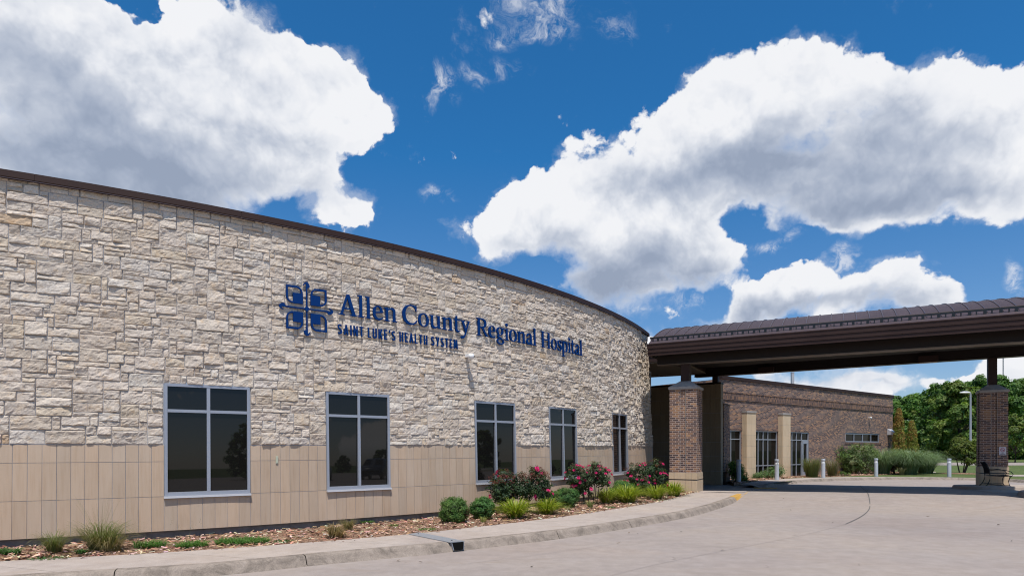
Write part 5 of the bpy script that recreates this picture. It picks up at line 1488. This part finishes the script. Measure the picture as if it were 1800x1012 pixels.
# boxwoods
def boxwood(px, pbase, ptop, pw, lab, seed, cols=((0.067, 0.143, 0.030), (0.095, 0.185, 0.041), (0.132, 0.215, 0.052)), n=120, brown=False):
    r_ = random.Random(seed); p = bedp(px, pbase); p.z = .10; k = pxs(p); h = (pbase - ptop) / k; w_ = pw / k / 2
    root = thing('boxwood', lab, 'shrub', p, 'clipped boxwoods in the mulch bed')
    mb = MB(); c = (p.x, p.y, p.z + h * .50); cols = list(cols)
    crown(mb, r_, c, (w_ * .9, w_ * .9, h * .48), n, 75, w_ * .26, .017, cols, -.95, .80, .55, .9)
    if brown: crown(mb, r_, (p.x + w_ * .55, p.y - w_ * .3, p.z + h * .45), (w_ * .35, w_ * .3, h * .3), 10, 50, w_ * .16, .017, [(.13, .06, .03), (.10, .05, .03)], -.5, .8)
    vs = [];
    mb.build('foliage', M['leaf'], root)
    mb = MB(); core = MB(); vs = []
    for i in range(9):
        ph = -math.pi / 2 + math.pi * i / 8
        for q_ in range(14):
            an = 2 * math.pi * q_ / 14; vs.append((c[0] + math.cos(an) * math.cos(ph) * w_ * .72, c[1] + math.sin(an) * math.cos(ph) * w_ * .72, c[2] + math.sin(ph) * h * .38))
    core.mesh(vs, [(i * 14 + q_, i * 14 + (q_ + 1) % 14, (i + 1) * 14 + (q_ + 1) % 14, (i + 1) * 14 + q_) for i in range(8) for q_ in range(14)], (0.030, 0.053, 0.015)); core.build('inner_core', M['leaf'], root)  # solid dark green core inside the leaf shell
    for q_ in range(3): mb.tube([p + Vector((.02 * q_ - .02, 0, -.05)), p + Vector((.05 * q_ - .05, .02, h * .3))], .012, 5)
    mb.build('stem', M['bark'], root); return root
boxwood(797.5, 917, 873, 56, 'round clipped boxwood ball with browned right edge, leftmost in the bed', 1, brown=True)
boxwood(848, 911, 872.5, 44, 'small darker conical boxwood right behind the browned boxwood ball', 2, ((0.057, 0.148, 0.033), (0.076, 0.178, 0.043), (0.107, 0.203, 0.052)))
boxwood(997, 891, 857, 46, 'rounded boxwood between the first and second rose bushes', 3, ((0.052, 0.143, 0.033), (0.071, 0.167, 0.041), (0.100, 0.190, 0.048)))
boxwood(972, 896, 862, 30, 'low boxwood half hidden by bright daylily leaves below first rose bush', 4)
boxwood(1092, 878, 845, 52, 'wide boxwood behind the largest daylily clump', 5, ((0.067, 0.162, 0.033), (0.090, 0.195, 0.043), (0.120, 0.215, 0.048)))
boxwood(1124, 872, 843, 40, 'boxwood tucked against the third rose bush', 6)
# roses
fm = MB(); r_ = random.Random(5)
for ringn, (rr, zz_, tilt) in ((5, (.030, .0, .5)), (5, (.020, .012, .9)), (3, (.009, .02, 1.3))):
    for k in range(ringn):
        an = 2 * math.pi * k / ringn + rr * 40; d = Vector((math.cos(an), math.sin(an), 0)); t_ = Vector((-d.y, d.x, 0)); up_ = d * math.cos(tilt) + Vector((0, 0, math.sin(tilt)))
        b = d * rr * .35 + Vector((0, 0, zz_)); v_ = r_.uniform(.75, 1.15); col = (.66 * v_, .030 * v_, .19 * v_)
        fm.q([b - t_ * rr * .4, b + t_ * rr * .4, b + t_ * rr * .75 + up_ * rr * .8, b + up_ * rr * 1.15, b - t_ * rr * .75 + up_ * rr * .8], col)
flower0 = fm.build('flower', M['petal']); fmesh = flower0.data; bpy.data.objects.remove(flower0)
def rosebush(lab, seed, base_px, base_py, blobs_, nfl, reddish):
    r_ = random.Random(seed); p = bedp(base_px, base_py); p.z = .10; k = pxs(p)
    root = thing('rose_bush', lab, 'rose bush', p, 'rose bushes along the stone wall')
    mb = MB(); cols = [(0.045, 0.078, 0.033), (0.060, 0.099, 0.039), (0.078, 0.117, 0.048), (0.036, 0.066, 0.030)]
    for (px, py, rx, ry, nl) in blobs_:
        c = Vector((p.x + (px - base_px) / k, p.y + r_.uniform(-.12, .12), p.z + (base_py - py) / k)); rad = (rx / k, rx / k * .75, ry / k)
        crown(mb, r_, c, rad, int(nl * 1.35), 36, .095, .027, cols, -1, .35, .55, .9)
        crown(mb, r_, c + Vector((0, 0, ry / k * .45)), (rx / k, rx / k * .7, ry / k * .62), int(nl * reddish), 16, .06, .018, [(.17, .05, .038), (.22, .085, .055), (.13, .05, .04)], -.1, .8, .4)
    mb.build('foliage', M['leaf'], root)
    mb = MB()
    for q_ in range(9):
        (px, py, rx, ry, nl) = r_.choice(blobs_); e_ = Vector((p.x + (px - base_px + r_.uniform(-.7, .7) * rx) / k, p.y + r_.uniform(-.2, .2), p.z + (base_py - py + r_.uniform(0, .8) * ry) / k))
        s_ = p + Vector(((e_.x - p.x) * .45 + r_.uniform(-.08, .08), r_.uniform(-.1, .1), -.03)); mb.tube([s_, s_.lerp(e_, .5) + Vector((r_.uniform(-.05, .05), 0, .05)), e_], [.012, .009, .004], 5)
    mb.build('stem', M['bark'], root)
    for i in range(nfl):
        (px, py, rx, ry, nl) = r_.choice(blobs_); d = rdir(r_)
        while d.y > .25 or d.z < -.55: d = rdir(r_)
        c = Vector((p.x + (px - base_px) / k + d.x * rx / k * 1.02, p.y + d.y * rx / k * .85, p.z + (base_py - py) / k + d.z * ry / k * 1.05))
        o = bpy.data.objects.new('flower', fmesh); C.objects.link(o); o.parent = root; o.location = c - p
        o.rotation_euler = (d + Vector((0, -.2, .5))).to_track_quat('Z', 'Y').to_euler(); o.scale = (r_.uniform(.85, 1.35),) * 3
    return root
rosebush('largest rose bush, few red blooms and reddish new shoots', 31, 905, 901, [(880, 857, 24, 26, 46), (918, 858, 30, 27, 50), (945, 850, 22, 25, 40), (890, 876, 22, 16, 22), (955, 870, 16, 14, 14), (943, 828, 12, 10, 10), (885, 832, 12, 8, 8)], 16, .9)
rosebush('middle rose bush thick with bright pink blooms', 32, 1035, 886, [(1015, 838, 22, 20, 40), (1045, 835, 22, 19, 38), (1062, 842, 14, 20, 24), (1025, 858, 24, 14, 22), (1008, 822, 9, 8, 8), (1048, 818, 10, 8, 8)], 42, .4)
rosebush('pink rose bush nearest the brick pier', 33, 1140, 873, [(1120, 832, 22, 20, 38), (1148, 828, 22, 20, 40), (1160, 842, 14, 18, 24), (1130, 850, 22, 13, 20), (1108, 838, 12, 12, 12)], 34, .4)
# daylilies
def daylily(px, py, w_, h_, n_, lab, seed):
    r_ = random.Random(seed); p = bedp(px, py); p.z = .11; k = pxs(p); L = h_ / k * 1.22; W2 = w_ / k / 2 * 1.6
    mb = MB(); cols = [(.25, .31, .025), (.30, .355, .035), (.19, .26, .025), (.35, .37, .07)]
    for i in range(int(n_ * 1.7)):
        a = r_.uniform(0, 6.2832); d = Vector((math.cos(a), math.sin(a), 0)); sd_ = Vector((-d.y, d.x, 0)); q_ = p + d * (W2 * .22 * math.sqrt(r_.random()))
        reach = W2 * r_.uniform(.25, 1.05); top = L * r_.uniform(.55, 1.08) * (1 - .35 * (reach / W2) ** 2); drop = r_.uniform(.15, .75) * (reach / W2); c = vary(r_.choice(cols), r_, .16); wd_ = .0085 * r_.uniform(.7, 1.25)
        pts = [(q_ + d * (reach * f ** 1.25) + Vector((0, 0, top * (1.9 * f - (.9 + drop * .55) * f * f))), wd_ * (1 - .9 * f ** 2.5)) for f in (0, .25, .5, .72, .88, 1)]
        for (A_, wa), (B_, wb) in zip(pts[:-1], pts[1:]): mb.q([A_ - sd_ * wa, A_ + sd_ * wa, B_ + sd_ * wb, B_ - sd_ * wb], c)
    tuft(mb, p, n_ // 9, L * .7, .007, 1.0, [(.36, .29, .12)], r_, W2 * .5, 4, (.3, .9))
    return tag(mb.build('daylily', M['blade'], None, p), lab, 'daylily', 'daylily clumps edging the sidewalk')
daylily(905, 910, 62, 32, 260, 'bright yellow-green daylily clump below the largest rose bush', 41)
daylily(962, 903, 52, 27, 210, 'daylily clump just right of the first clump, by the sidewalk edge', 42)
daylily(1066, 884, 44, 25, 200, 'daylily clump left of the widest clump', 43)
daylily(1103, 883, 60, 30, 320, 'widest daylily clump in front of two boxwoods', 44)
daylily(1153, 877, 44, 24, 210, 'daylily clump under the rose bush nearest the pier', 45)
daylily(1184, 872, 44, 24, 210, 'last daylily clump at the foot of the brick pier', 46)
def smallplant(name, px, py, n_, L, w_, cols, lab, cat, seed, arch=.7, spread=.06, lean=(.1, .6)):
    r_ = random.Random(seed); p = bedp(px, py); p.z = .12; mb = MB(); tuft(mb, p, n_, L, w_, arch, cols, r_, spread, 4, lean)
    return tag(mb.build(name, M['blade'], None, p), lab, cat)
smallplant('variegated_grass', 1037, 893, 60, .24, .006, [(.30, .29, .13), (.20, .24, .08)], 'small cream striped grass on the mulch below the middle rose bush', 'grass', 51)
smallplant('variegated_grass', 850, 919, 34, .15, .006, [(.28, .28, .08), (.22, .25, .05)], 'tiny yellow grass tuft in front of the conical boxwood', 'grass', 52)
smallplant('variegated_grass', 1000, 897, 26, .16, .004, [(.26, .26, .12)], 'thin pale grass sprig in front of the rounded boxwood', 'grass', 53)
# bunch grasses and weeds at the left
def bunch(px, py, w_, h_, n_, cols, lab, seed, stalks=0, sh=1.0, dry=None):
    r_ = random.Random(seed); p = bedp(px, py); p.z = .11; k = pxs(p); mb = MB()
    tuft(mb, p, n_, h_ / k, .0035, .75, cols, r_, w_ / k * .2, 4, (.05, .75))
    if dry: tuft(mb, p + Vector((w_ / k * .18, -.02, 0)), n_ // 2, h_ / k * .75, .0032, 1.0, dry, r_, w_ / k * .2, 4, (.3, 1.0))
    root = tag(mb.build('bunch_grass', M['blade'], None, p), lab, 'grass', 'bunch grasses at the wall foot')
    if stalks:
        mb = MB()
        for i in range(stalks):
            a = r_.uniform(0, 6.28); blade(mb, p, a, sh * r_.uniform(.6, 1.0), .0018, .25, vary((.20, .20, .08), r_), r_, 4, r_.uniform(.05, .45))
        mb.build('seed_stalk', M['blade'], root)
bunch(95, 972, 54, 44, 300, [(0.112, 0.143, 0.038), (0.165, 0.180, 0.060), (.16, .145, .06)], 'small green and tan bunch grass, leftmost by the wall', 61, 16, .55)
bunch(178, 968, 84, 60, 520, [(0.143, 0.180, 0.045), (.14, .15, .05), (.20, .18, .085)], 'large bunch grass with tall wispy stalks and dry straw on its right', 62, 34, 1.0, [(.30, .25, .125), (.24, .20, .09)])
bunch(588, 945, 38, 30, 300, [(.13, .12, .04), (.26, .19, .09), (.30, .22, .11)], 'dried brown grass tuft near the second window', 63, 0, 0, [(.33, .23, .11)])
bunch(612, 931, 34, 22, 220, [(.14, .14, .045), (.24, .18, .08)], 'smaller half-green tuft behind the dried brown one', 64)
def weed(px, py, n_, L, lab, seed, spread=.12, dark=False, stalk=0):
    r_ = random.Random(seed); p = bedp(px, py); p.z = .115; mb = MB()
    cols = [(.055, .14, .022), (.075, .17, .03), (.10, .19, .04)] if not dark else [(0.045, 0.112, 0.030), (0.068, 0.150, 0.038)]
    for i in range(n_):
        a = r_.uniform(0, 6.28); rr = spread * math.sqrt(r_.random()); q_ = p + Vector((math.cos(a) * rr * 1.15, math.sin(a) * rr * .8, 0))
        blade(mb, q_, r_.uniform(0, 6.28), L * r_.uniform(.5, 1.2), .006, .9, vary(r_.choice(cols), r_), r_, 3, r_.uniform(.2, 1.1))
    for i in range(stalk):
        tip = blade(mb, p + Vector((r_.uniform(-.1, .1), 0, 0)), r_.uniform(0, 6.28), r_.uniform(.35, .55), .002, .2, (.10, .13, .04), r_, 4, r_.uniform(.05, .3))
        for j in range(10): leaf(mb, tip + Vector((r_.uniform(-.012, .012), 0, -.012 * j)), rdir(r_), .008, (.12, .13, .05), .4, r_)
    return tag(mb.build('weed', M['blade'], None, p), lab, 'weed')
weed(12, 974, 240, .11, 'dark leafy weed at the left edge of the bed', 71, .15, True)
weed(85, 984, 260, .05, 'low creeping weed under the leftmost bunch grass', 72, .22, True)
weed(143, 974, 90, .10, 'dark broad-leaved weed between the two bunch grasses', 73, .06, True)
weed(262, 962, 260, .13, 'upright green weeds just right of the large bunch grass', 74, .20)
weed(337, 962, 420, .12, 'green weed with thin seed stalks under the first window', 75, .20, False, 4)
weed(425, 954, 900, .10, 'broad bright green weed mat left of the brown tuft', 76, .36)
weed(492, 953, 200, .05, 'low weeds along the sidewalk edge right of the bright mat', 77, .22, True)
weed(752, 932, 160, .05, 'flat weeds at the sidewalk edge left of the drain plate', 78, .16)
weed(692, 924, 60, .04, 'few small weeds in the middle of the mulch below second window', 79, .10)
weed(645, 918, 90, .05, 'thin weeds at the wall foot below second window', 80, .14)
weed(1075, 893, 160, .06, 'dark low weeds below the daylily clump near the middle rose', 81, .14, True)
weed(1158, 881, 180, .05, 'low weeds at the sidewalk edge before the last daylilies', 82, .2, True)

# ------------------------------------------------------------------ far beds
def lawnp(px, py): return at2(px, py, zl)
def shrub(name, lab, cat, seed, px, py, blobs_, cols, size, lr, per=30, stems=True, fill=.45, mixw=None, asp=.5):
    r_ = random.Random(seed); p = lawnp(px, py); k = pxs(p); root = thing(name, lab, cat, p); mb = MB()
    for (bx, by, rx, ry, nl) in blobs_:
        c = Vector((p.x + (bx - px) / k, p.y + r_.uniform(-.2, .2), p.z + (py - by) / k)); crown(mb, r_, c, (rx / k, rx / k * .8, ry / k), nl, per, lr, size, cols, -1, fill, asp, .9, mixw)
    mb.build('foliage', M['leaf'], root)
    mb = MB()
    for q_ in range(6):
        (bx, by, rx, ry, nl) = r_.choice(blobs_); e_ = Vector((p.x + (bx - px) / k, p.y, p.z + (py - by) / k)); s_ = p + Vector((r_.uniform(-.15, .15), r_.uniform(-.1, .1), -.05)); mb.tube([s_, s_.lerp(e_, .6), e_], [.03, .02, .008], 5)
    mb.build('stem', M['bark'], root); return root
shrub('green_shrub', 'fresh green shrub beside the shaded brick return wall', 'shrub', 91, 1296, 846, [(1294, 830, 13, 15, 40), (1302, 838, 9, 10, 18), (1290, 818, 7, 7, 10)], [(0.124, 0.225, 0.045), (0.168, 0.270, 0.063), (0.090, 0.180, 0.041)], .055, .16)
shrub('juniper', 'low spreading juniper under the wing windows', 'shrub', 92, 1350, 840.5, [(1340, 836, 17, 8, 34), (1358, 830, 15, 12, 34), (1369, 830, 10, 13, 20), (1330, 840, 10, 6, 12)], [(0.124, 0.214, 0.072), (0.158, 0.247, 0.102), (0.102, 0.180, 0.068), (0.240, 0.135, 0.068)], .05, .17, 34, True, .4, [5, 4, 4, 1], .3)
shrub('dark_shrub', 'large dark green shrub behind the bollard at the wing wall', 'shrub', 93, 1482, 832.5, [(1472, 797, 20, 18, 60), (1490, 805, 18, 20, 50), (1458, 808, 10, 14, 20), (1495, 822, 15, 10, 24)], [(0.072, 0.131, 0.032), (0.102, 0.168, 0.041), (0.135, 0.203, 0.050)], .06, .22)
shrub('variegated_shrub', 'pale variegated shrub, widest one in front of the wing slit window', 'shrub', 94, 1520, 832.8, [(1515, 800, 24, 22, 70), (1522, 815, 23, 17, 50), (1500, 812, 12, 14, 20), (1528, 795, 14, 14, 24)], [(0.203, 0.259, 0.102), (0.225, 0.255, 0.128), (0.112, 0.168, 0.050), (0.080, 0.135, 0.041)], .06, .22, 30, True, .5, [4, 3, 3, 2])
shrub('brown_shrub', 'half dead brown shrub between two grey-green grasses', 'shrub', 95, 1571, 833, [(1570, 815, 11, 15, 34), (1566, 805, 8, 8, 12)], [(0.119, 0.070, 0.049), (0.154, 0.098, 0.063), (0.084, 0.063, 0.042)], .045, .15)
shrub('flower_clump', 'low clump of small red and yellow flowers at the bed edge', 'flowers', 96, 1486, 836, [(1480, 832, 9, 4, 14), (1492, 833, 7, 3, 8)], [(0.090, 0.165, 0.045), (.45, .12, .03), (.42, .30, .04), (0.120, 0.180, 0.045)], .035, .09, 20, False, .4, [6, 1, 1, 5])
def ograss(name, lab, seed, px, py, w_, h_, n_, cols, arch=.8, width=.010, lean=(.05, .6), tips=None):
    r_ = random.Random(seed); p = lawnp(px, py); k = pxs(p); mb = MB()
    tuft(mb, p, n_, h_ / k * 1.12, width, arch, cols, r_, w_ / k * .26, 5, lean, tips)
    return tag(mb.build(name, M['blade'], None, p), lab, 'grass', 'ornamental grasses in the far bed')
ograss('ornamental_grass', 'airy green grass clump by the wing glass door', 101, 1427, 838.2, 36, 32, 900, [(0.143, 0.188, 0.053), (.13, .15, .05), (.17, .155, .07)], .35, .007, (.02, .4))
ograss('ornamental_grass', 'thin brownish grass just right of the middle bollard', 102, 1463, 836.5, 28, 32, 420, [(.14, .13, .06), (.19, .145, .085), (0.150, 0.165, 0.060)], .4, .006, (.05, .5))
GG = [(0.147, 0.209, 0.101), (0.202, 0.264, 0.139), (0.248, 0.310, 0.178), (0.174, 0.256, 0.116)]
ograss('ornamental_grass', 'grey-green grass mound left of the brown shrub', 103, 1551, 833, 40, 46, 1300, GG, .75, .011)
ograss('ornamental_grass', 'tallest grey-green grass mound right of the brown shrub', 104, 1597, 833.5, 46, 45, 1900, GG, .75, .012)
ograss('ornamental_grass', 'rounded grass mound at the right end of the far bed', 105, 1627, 831.5, 40, 39, 1500, GG, .85, .012)
ograss('dry_grass', 'small dry straw tuft at the foot of the brown shrub', 106, 1585, 834.5, 12, 14, 160, [(.26, .24, .14), (.2, .19, .1)], .5, .006)
# two browning columnar conifers
def column_tree(lab, seed, px, py, ptop, w_, brown):
    r_ = random.Random(seed); p = lawnp(px, py); k = pxs(p); H_ = (py - ptop) / k; w_ = w_ / k / 2
    root = thing('columnar_conifer', lab, 'conifer', p, 'browning columnar conifers'); mb = MB()
    for i in range(520):
        f = r_.random() ** .9; z_ = .04 + f * .96; rad = w_ * (1 - f) ** .55 * (1.0 if f > .12 else .6 + f * 3.3); a = r_.uniform(0, 6.28); k_ = r_.uniform(.55, 1.0)
        q_ = p + Vector((math.cos(a) * rad * k_, math.sin(a) * rad * k_, z_ * H_)); bw = r_.random() < brown + .35 * f - .15
        base = vary(r_.choice([(0.338, 0.211, 0.059), (0.405, 0.261, 0.076), (0.270, 0.169, 0.051)]) if bw else r_.choice([(0.279, 0.318, 0.056), (0.236, 0.245, 0.051), (0.203, 0.254, 0.051)]), r_, .2)
        for j in range(16):
            e = rdir(r_) * .13; e.z = abs(e.z) * 1.8; n_ = Vector((math.cos(a), math.sin(a), .2)) + rdir(r_) * .7
            leaf(mb, q_ + e, n_.normalized(), .06 * r_.uniform(.6, 1.2), vary(base, r_, .15), .35, r_)
    mb.build('foliage', M['leaf'], root); mb = MB(); mb.tube([p - Vector((0, 0, .1)), p + Vector((0, 0, H_ * .9))], [.07, .02], 7); mb.build('trunk', M['bark'], root)
column_tree('taller browning columnar conifer right at the wing corner', 111, 1580, 829, 722, 27, .55)
column_tree('shorter yellow-green columnar conifer right of the taller one', 112, 1603, 828, 743, 25, .35)
# small many-stemmed tree
r_ = random.Random(121); p = lawnp(1691, 832); k = pxs(p)
ST = thing('small_tree', 'small round many-stemmed tree in a mulch ring on the lawn', 'tree', p)
mb = MB()
for q_ in range(7):
    a = r_.uniform(0, 6.28); e_ = p + Vector((math.cos(a) * .65, math.sin(a) * .5, r_.uniform(1.3, 1.9))); s_ = p + Vector((math.cos(a) * .12, math.sin(a) * .1, -.05)); mb.tube([s_, s_.lerp(e_, .5) + Vector((r_.uniform(-.08, .08), 0, .1)), e_], [.045, .03, .012], 6)
mb.build('trunk', M['bark'], ST)
mb = MB()
for (bx, by, rx, ry, nl) in [(1690, 788, 19, 15, 60), (1705, 785, 14, 14, 36), (1680, 795, 12, 12, 26), (1700, 805, 17, 11, 34), (1688, 775, 12, 8, 16)]:
    crown(mb, r_, Vector((p.x + (bx - 1691) / k, p.y + r_.uniform(-.3, .3), p.z + (832 - by) / k)), (rx / k, rx / k * .9, ry / k), nl, 30, .24, .075, [(0.150, 0.188, 0.030), (.13, .15, .025), (0.112, 0.150, 0.027), (0.075, 0.112, 0.022)], -1, .5)
mb.build('crown', M['leaf'], ST)

# ------------------------------------------------------------------ the wood
def make_tree(loc, lab, seed, H_, w_, cols, low=.10, nl=350, per=44, size=.215, group='trees of the wood beyond the lawn'):
    r_ = random.Random(seed); p = Vector(loc); root = thing('broadleaf_tree', lab, 'tree', p, group)
    mb = MB(); mb.tube([p - Vector((0, 0, .3)), p + Vector((.1, 0, H_ * .3)), p + Vector((-.1, .1, H_ * .7))], [H_ * .022, H_ * .017, H_ * .006], 8)
    for q_ in range(6):
        a = r_.uniform(0, 6.28); z_ = r_.uniform(.18, .45) * H_; s_ = p + Vector((0, 0, z_)); mb.tube([s_, s_ + Vector((math.cos(a) * w_ * .35, math.sin(a) * w_ * .35, H_ * .12)), s_ + Vector((math.cos(a) * w_ * .7, math.sin(a) * w_ * .7, H_ * .28))], [H_ * .009, H_ * .006, H_ * .002], 5)
    mb.build('trunk', M['bark'], root)
    mb = MB(); nsub = 13
    for s_ in range(nsub):
        f = (s_ + .5) / nsub; a = s_ * 2.4 + r_.uniform(-.4, .4); z_ = low + (1 - low) * f; rad = w_ * math.sin(math.pi * min(1, .22 + .74 * f)) * r_.uniform(.45, .75)
        rr = w_ * r_.uniform(.34, .52) * (1.12 - .45 * f); c = p + Vector((math.cos(a) * rad, math.sin(a) * rad, H_ * min(.93, z_)))
        crown(mb, r_, c, (rr, rr, rr * .72), nl // nsub + 3, per, rr * .30, size, cols, -.75, .62, .62, .75)
    mb.build('crown', M['leaf'], root); return root
GC1 = [(0.081, 0.162, 0.032), (0.105, 0.198, 0.039), (0.133, 0.227, 0.048), (0.062, 0.130, 0.028)]
GC2 = [(0.101, 0.166, 0.031), (0.125, 0.187, 0.036), (0.149, 0.202, 0.043)]
def wood(px, D): x_ = (px - 900) / F * D; return Vector((x_, D, zl(x_, D) - .05))
tA = make_tree(wood(1655, 98), 'dark dense broadleaf tree in the wood left of the lamp post', 201, 11.6, 5.6, GC1)
tB = make_tree(wood(1686, 90), 'bright mid green tree in front of the wood by the lamp post', 202, 11.0, 5.2, GC2)
tC = make_tree(wood(1745, 95), 'broad deep green tree standing behind the far brick pier', 203, 12.6, 6.2, GC1)
for src, px, D, rz, sc, lab in (
    (tA, 1592, 108, 1.2, .92, 'low dark tree of the wood just right of the wing corner'), (tC, 1622, 112, 2.6, .88, 'tree of the wood behind the two columnar conifers'),
    (tB, 1630, 104, 4.0, .80, 'lighter green tree of the wood right of the conifers'), (tC, 1690, 106, .7, 1.02, 'tall rounded tree rising behind the lamp post'),
    (tA, 1716, 101, 3.3, 1.05, 'tall dark tree of the wood left of the far brick pier'), (tA, 1782, 100, 5.2, 1.06, 'dark tree of the wood right of the far brick pier'),
    (tC, 1815, 98, 1.9, 1.0, 'tree of the wood at the right edge of view'), (tB, 1850, 104, .4, 1.1, 'light tree of the wood past the right edge'), (tC, 1560, 118, 5.5, .92, 'tree of the wood showing above the wing coping'),
    (tA, 1670, 118, 4.6, 1.08, 'rear tree of the wood filling between lamp post and conifers'), (tB, 1765, 112, 2.0, 1.12, 'rear light tree of the wood above the far brick pier')):
    dup(src, wood(px, D), rz, sc, lab)
q_ = make_tree(wood(1784, 74), 'young light green tree with slim trunk on the lawn right of the pier', 204, 5.6, 2.5, GC2, .25, 120, 30, .16, 'young trees on the lawn')
# undergrowth along the wood edge
mb = MB(); r_ = random.Random(300)
for i in range(170):
    p = wood(r_.uniform(1555, 1900), r_.uniform(97, 118)); crown(mb, r_, p + Vector((0, 0, r_.uniform(.4, 2.6))), (1.5, 1.2, 1.3), 4, 30, .65, .22, GC1, -1, .4, .6)
tag(mb.build('undergrowth', M['leaf']), 'dark leafy undergrowth filling the foot of the distant wood', 'undergrowth', kind='stuff')
# what the windows mirror: a few trees across the drive behind the viewer
for src, x_, y_, rz, sc, lab in ((tA, 31, -27, .5, .46, 'dark tree across the drive mirrored in the right panes of the first window'), (tB, 24.5, -38, 2.2, .34, 'light tree across the drive mirrored in the left panes of the first window'), (tC, 66, -19, 3.1, .26, 'broad tree beyond the parking mirrored in the second window'), (tA, 68, -26, 4.4, .22, 'dark tree beyond the parking mirrored low in the second window'), (tB, 78, 14, 1.0, .5, 'light tree beyond the parking mirrored in the third window')):
    o = dup(src, Vector((x_, y_, gz(x_, y_) - .05)), rz, sc, lab); o['group'] = 'trees across the drive'

# parked cars out of frame to the right, seen mirrored in the second window
def make_car(loc, rz, paint, lab, suv=False):
    root = thing('parked_car', lab, 'car', loc, 'cars parked across the drive'); L0 = Vector(loc); h = 1.18 if suv else 1.0
    st = [(-2.30, .36, .80, .84, .80), (-2.12, .25, .95, 1.0, .86), (-1.55, .22, .97, 1.03 if not suv else 1.44, .88), (-.95, .22, .97, 1.40, .89), (-.2, .22, .96, 1.46, .90), (.45, .22, .95, 1.40, .90), (1.15, .22, .93, .98, .89), (1.8, .22, .86, .90, .87), (2.18, .25, .72, .75, .82), (2.30, .36, .60, .62, .74)]
    mb = MB(); rows = []
    for (x_, zb_0, zbelt, zt0, w_) in st:
        zt1 = zt0 * h; wr = w_ * (.74 if zt0 > 1.2 else .92)
        rows.append([Vector((x_, -w_ * .94, zb_0)), Vector((x_, -w_, zb_0 + .22)), Vector((x_, -w_ * .985, zbelt * h * .99)), Vector((x_, -wr, zt1)), Vector((x_, 0, zt1 + .03)), Vector((x_, wr, zt1)), Vector((x_, w_ * .985, zbelt * h * .99)), Vector((x_, w_, zb_0 + .22)), Vector((x_, w_ * .94, zb_0))])
    n_ = len(rows[0]); rot = Matrix.Rotation(rz, 3, 'Z'); T_ = lambda v: L0 + rot @ Vector(v)
    vs = [T_(v) for r in rows for v in r]
    mb.mesh(vs, [(i * n_ + k, (i + 1) * n_ + k, (i + 1) * n_ + k + 1, i * n_ + k + 1) for i in range(len(rows) - 1) for k in range(n_ - 1)] + [tuple(range(n_ - 1, -1, -1)), tuple((len(rows) - 1) * n_ + k for k in range(n_))])
    mb.build('body', paint, root, smooth=True)
    for sg in (-1, 1):
        mb = MB()
        for (a, b) in ((2, 3), (3, 4), (4, 5)):
            lo = [rows[a][2 if sg < 0 else 6], rows[b][2 if sg < 0 else 6]]; hi = [rows[a][3 if sg < 0 else 5], rows[b][3 if sg < 0 else 5]]
            o = Vector((0, sg * .012, .004)); f = lambda p, q_, k: p.lerp(q_, k)
            mb.q([T_(f(lo[0], lo[1], .04) .lerp(f(hi[0], hi[1], .04), .12) + o), T_(f(lo[0], lo[1], .96).lerp(f(hi[0], hi[1], .96), .12) + o), T_(f(lo[0], lo[1], .96).lerp(f(hi[0], hi[1], .96), .86) + o), T_(f(lo[0], lo[1], .04).lerp(f(hi[0], hi[1], .04), .86) + o)])
        mb.build('side_window', M['glass'], root)
    mb = MB(); a, b = rows[5], rows[6]; o = Vector((.012, 0, .014))
    mb.q([T_(b[3] * .95 + a[3] * .05 + o), T_(b[5] * .95 + a[5] * .05 + o), T_(a[5] * .93 + b[5] * .07 + o), T_(a[3] * .93 + b[3] * .07 + o)]); mb.build('windscreen', M['glass'], root)
    for x_ in (-1.42, 1.42):
        for sg in (-1, 1):
            mb = MB(); nn = 20; vs = []
            for (r_0, y_) in ((.0, .86), (.20, .88), (.32, .87), (.34, .82), (.34, .66), (0, .66)):
                for k in range(nn): an = 2 * math.pi * k / nn; vs.append(T_((x_ + r_0 * math.cos(an), sg * y_ * 1.04, .33 + r_0 * math.sin(an))))
            mb.mesh(vs, [(i * nn + k, i * nn + (k + 1) % nn, (i + 1) * nn + (k + 1) % nn, (i + 1) * nn + k) for i in range(5) for k in range(nn)])
            mb.build('wheel', M['black'], root)
    for sg in (-1, 1):
        mb = MB(); c = Vector((2.16, sg * .60, .68)); u_ = Vector((0, 1, 0)); mb.mesh([T_(c + Vector(v)) for v in ((.08, -.16, -.05), (.08, .16, -.05), (.02, .16, .06), (.02, -.16, .06), (.115, -.15, -.04), (.105, .15, -.04), (.05, .15, .05), (.05, -.15, .05))], [(4, 5, 6, 7), (0, 1, 5, 4), (1, 2, 6, 5), (2, 3, 7, 6), (3, 0, 4, 7)]); mb.build('headlight', M['white'], root)
    return root
cw = mat('white_car_paint', (.70, .70, .70), .25, 0, .5); ck = mat('dark_car_paint', (.03, .035, .05), .2, 0, .5); cr_ = mat('silver_car_paint', (.25, .27, .30), .25, .5)
for x_, y_, rz, pt, lab, sv in ((30.5, -8.0, R(158), cw, 'white sedan parked across the drive, mirrored at left of second window', False), (34.0, -4.6, R(166), ck, 'dark wagon parked across the drive, mirrored right of the white sedan', True), (36.0, -.6, R(170), cr_, 'silver sedan parked across the drive right of the dark wagon', False)):
    make_car(Vector((x_, y_, gz(x_, y_))), rz, pt, lab, sv)
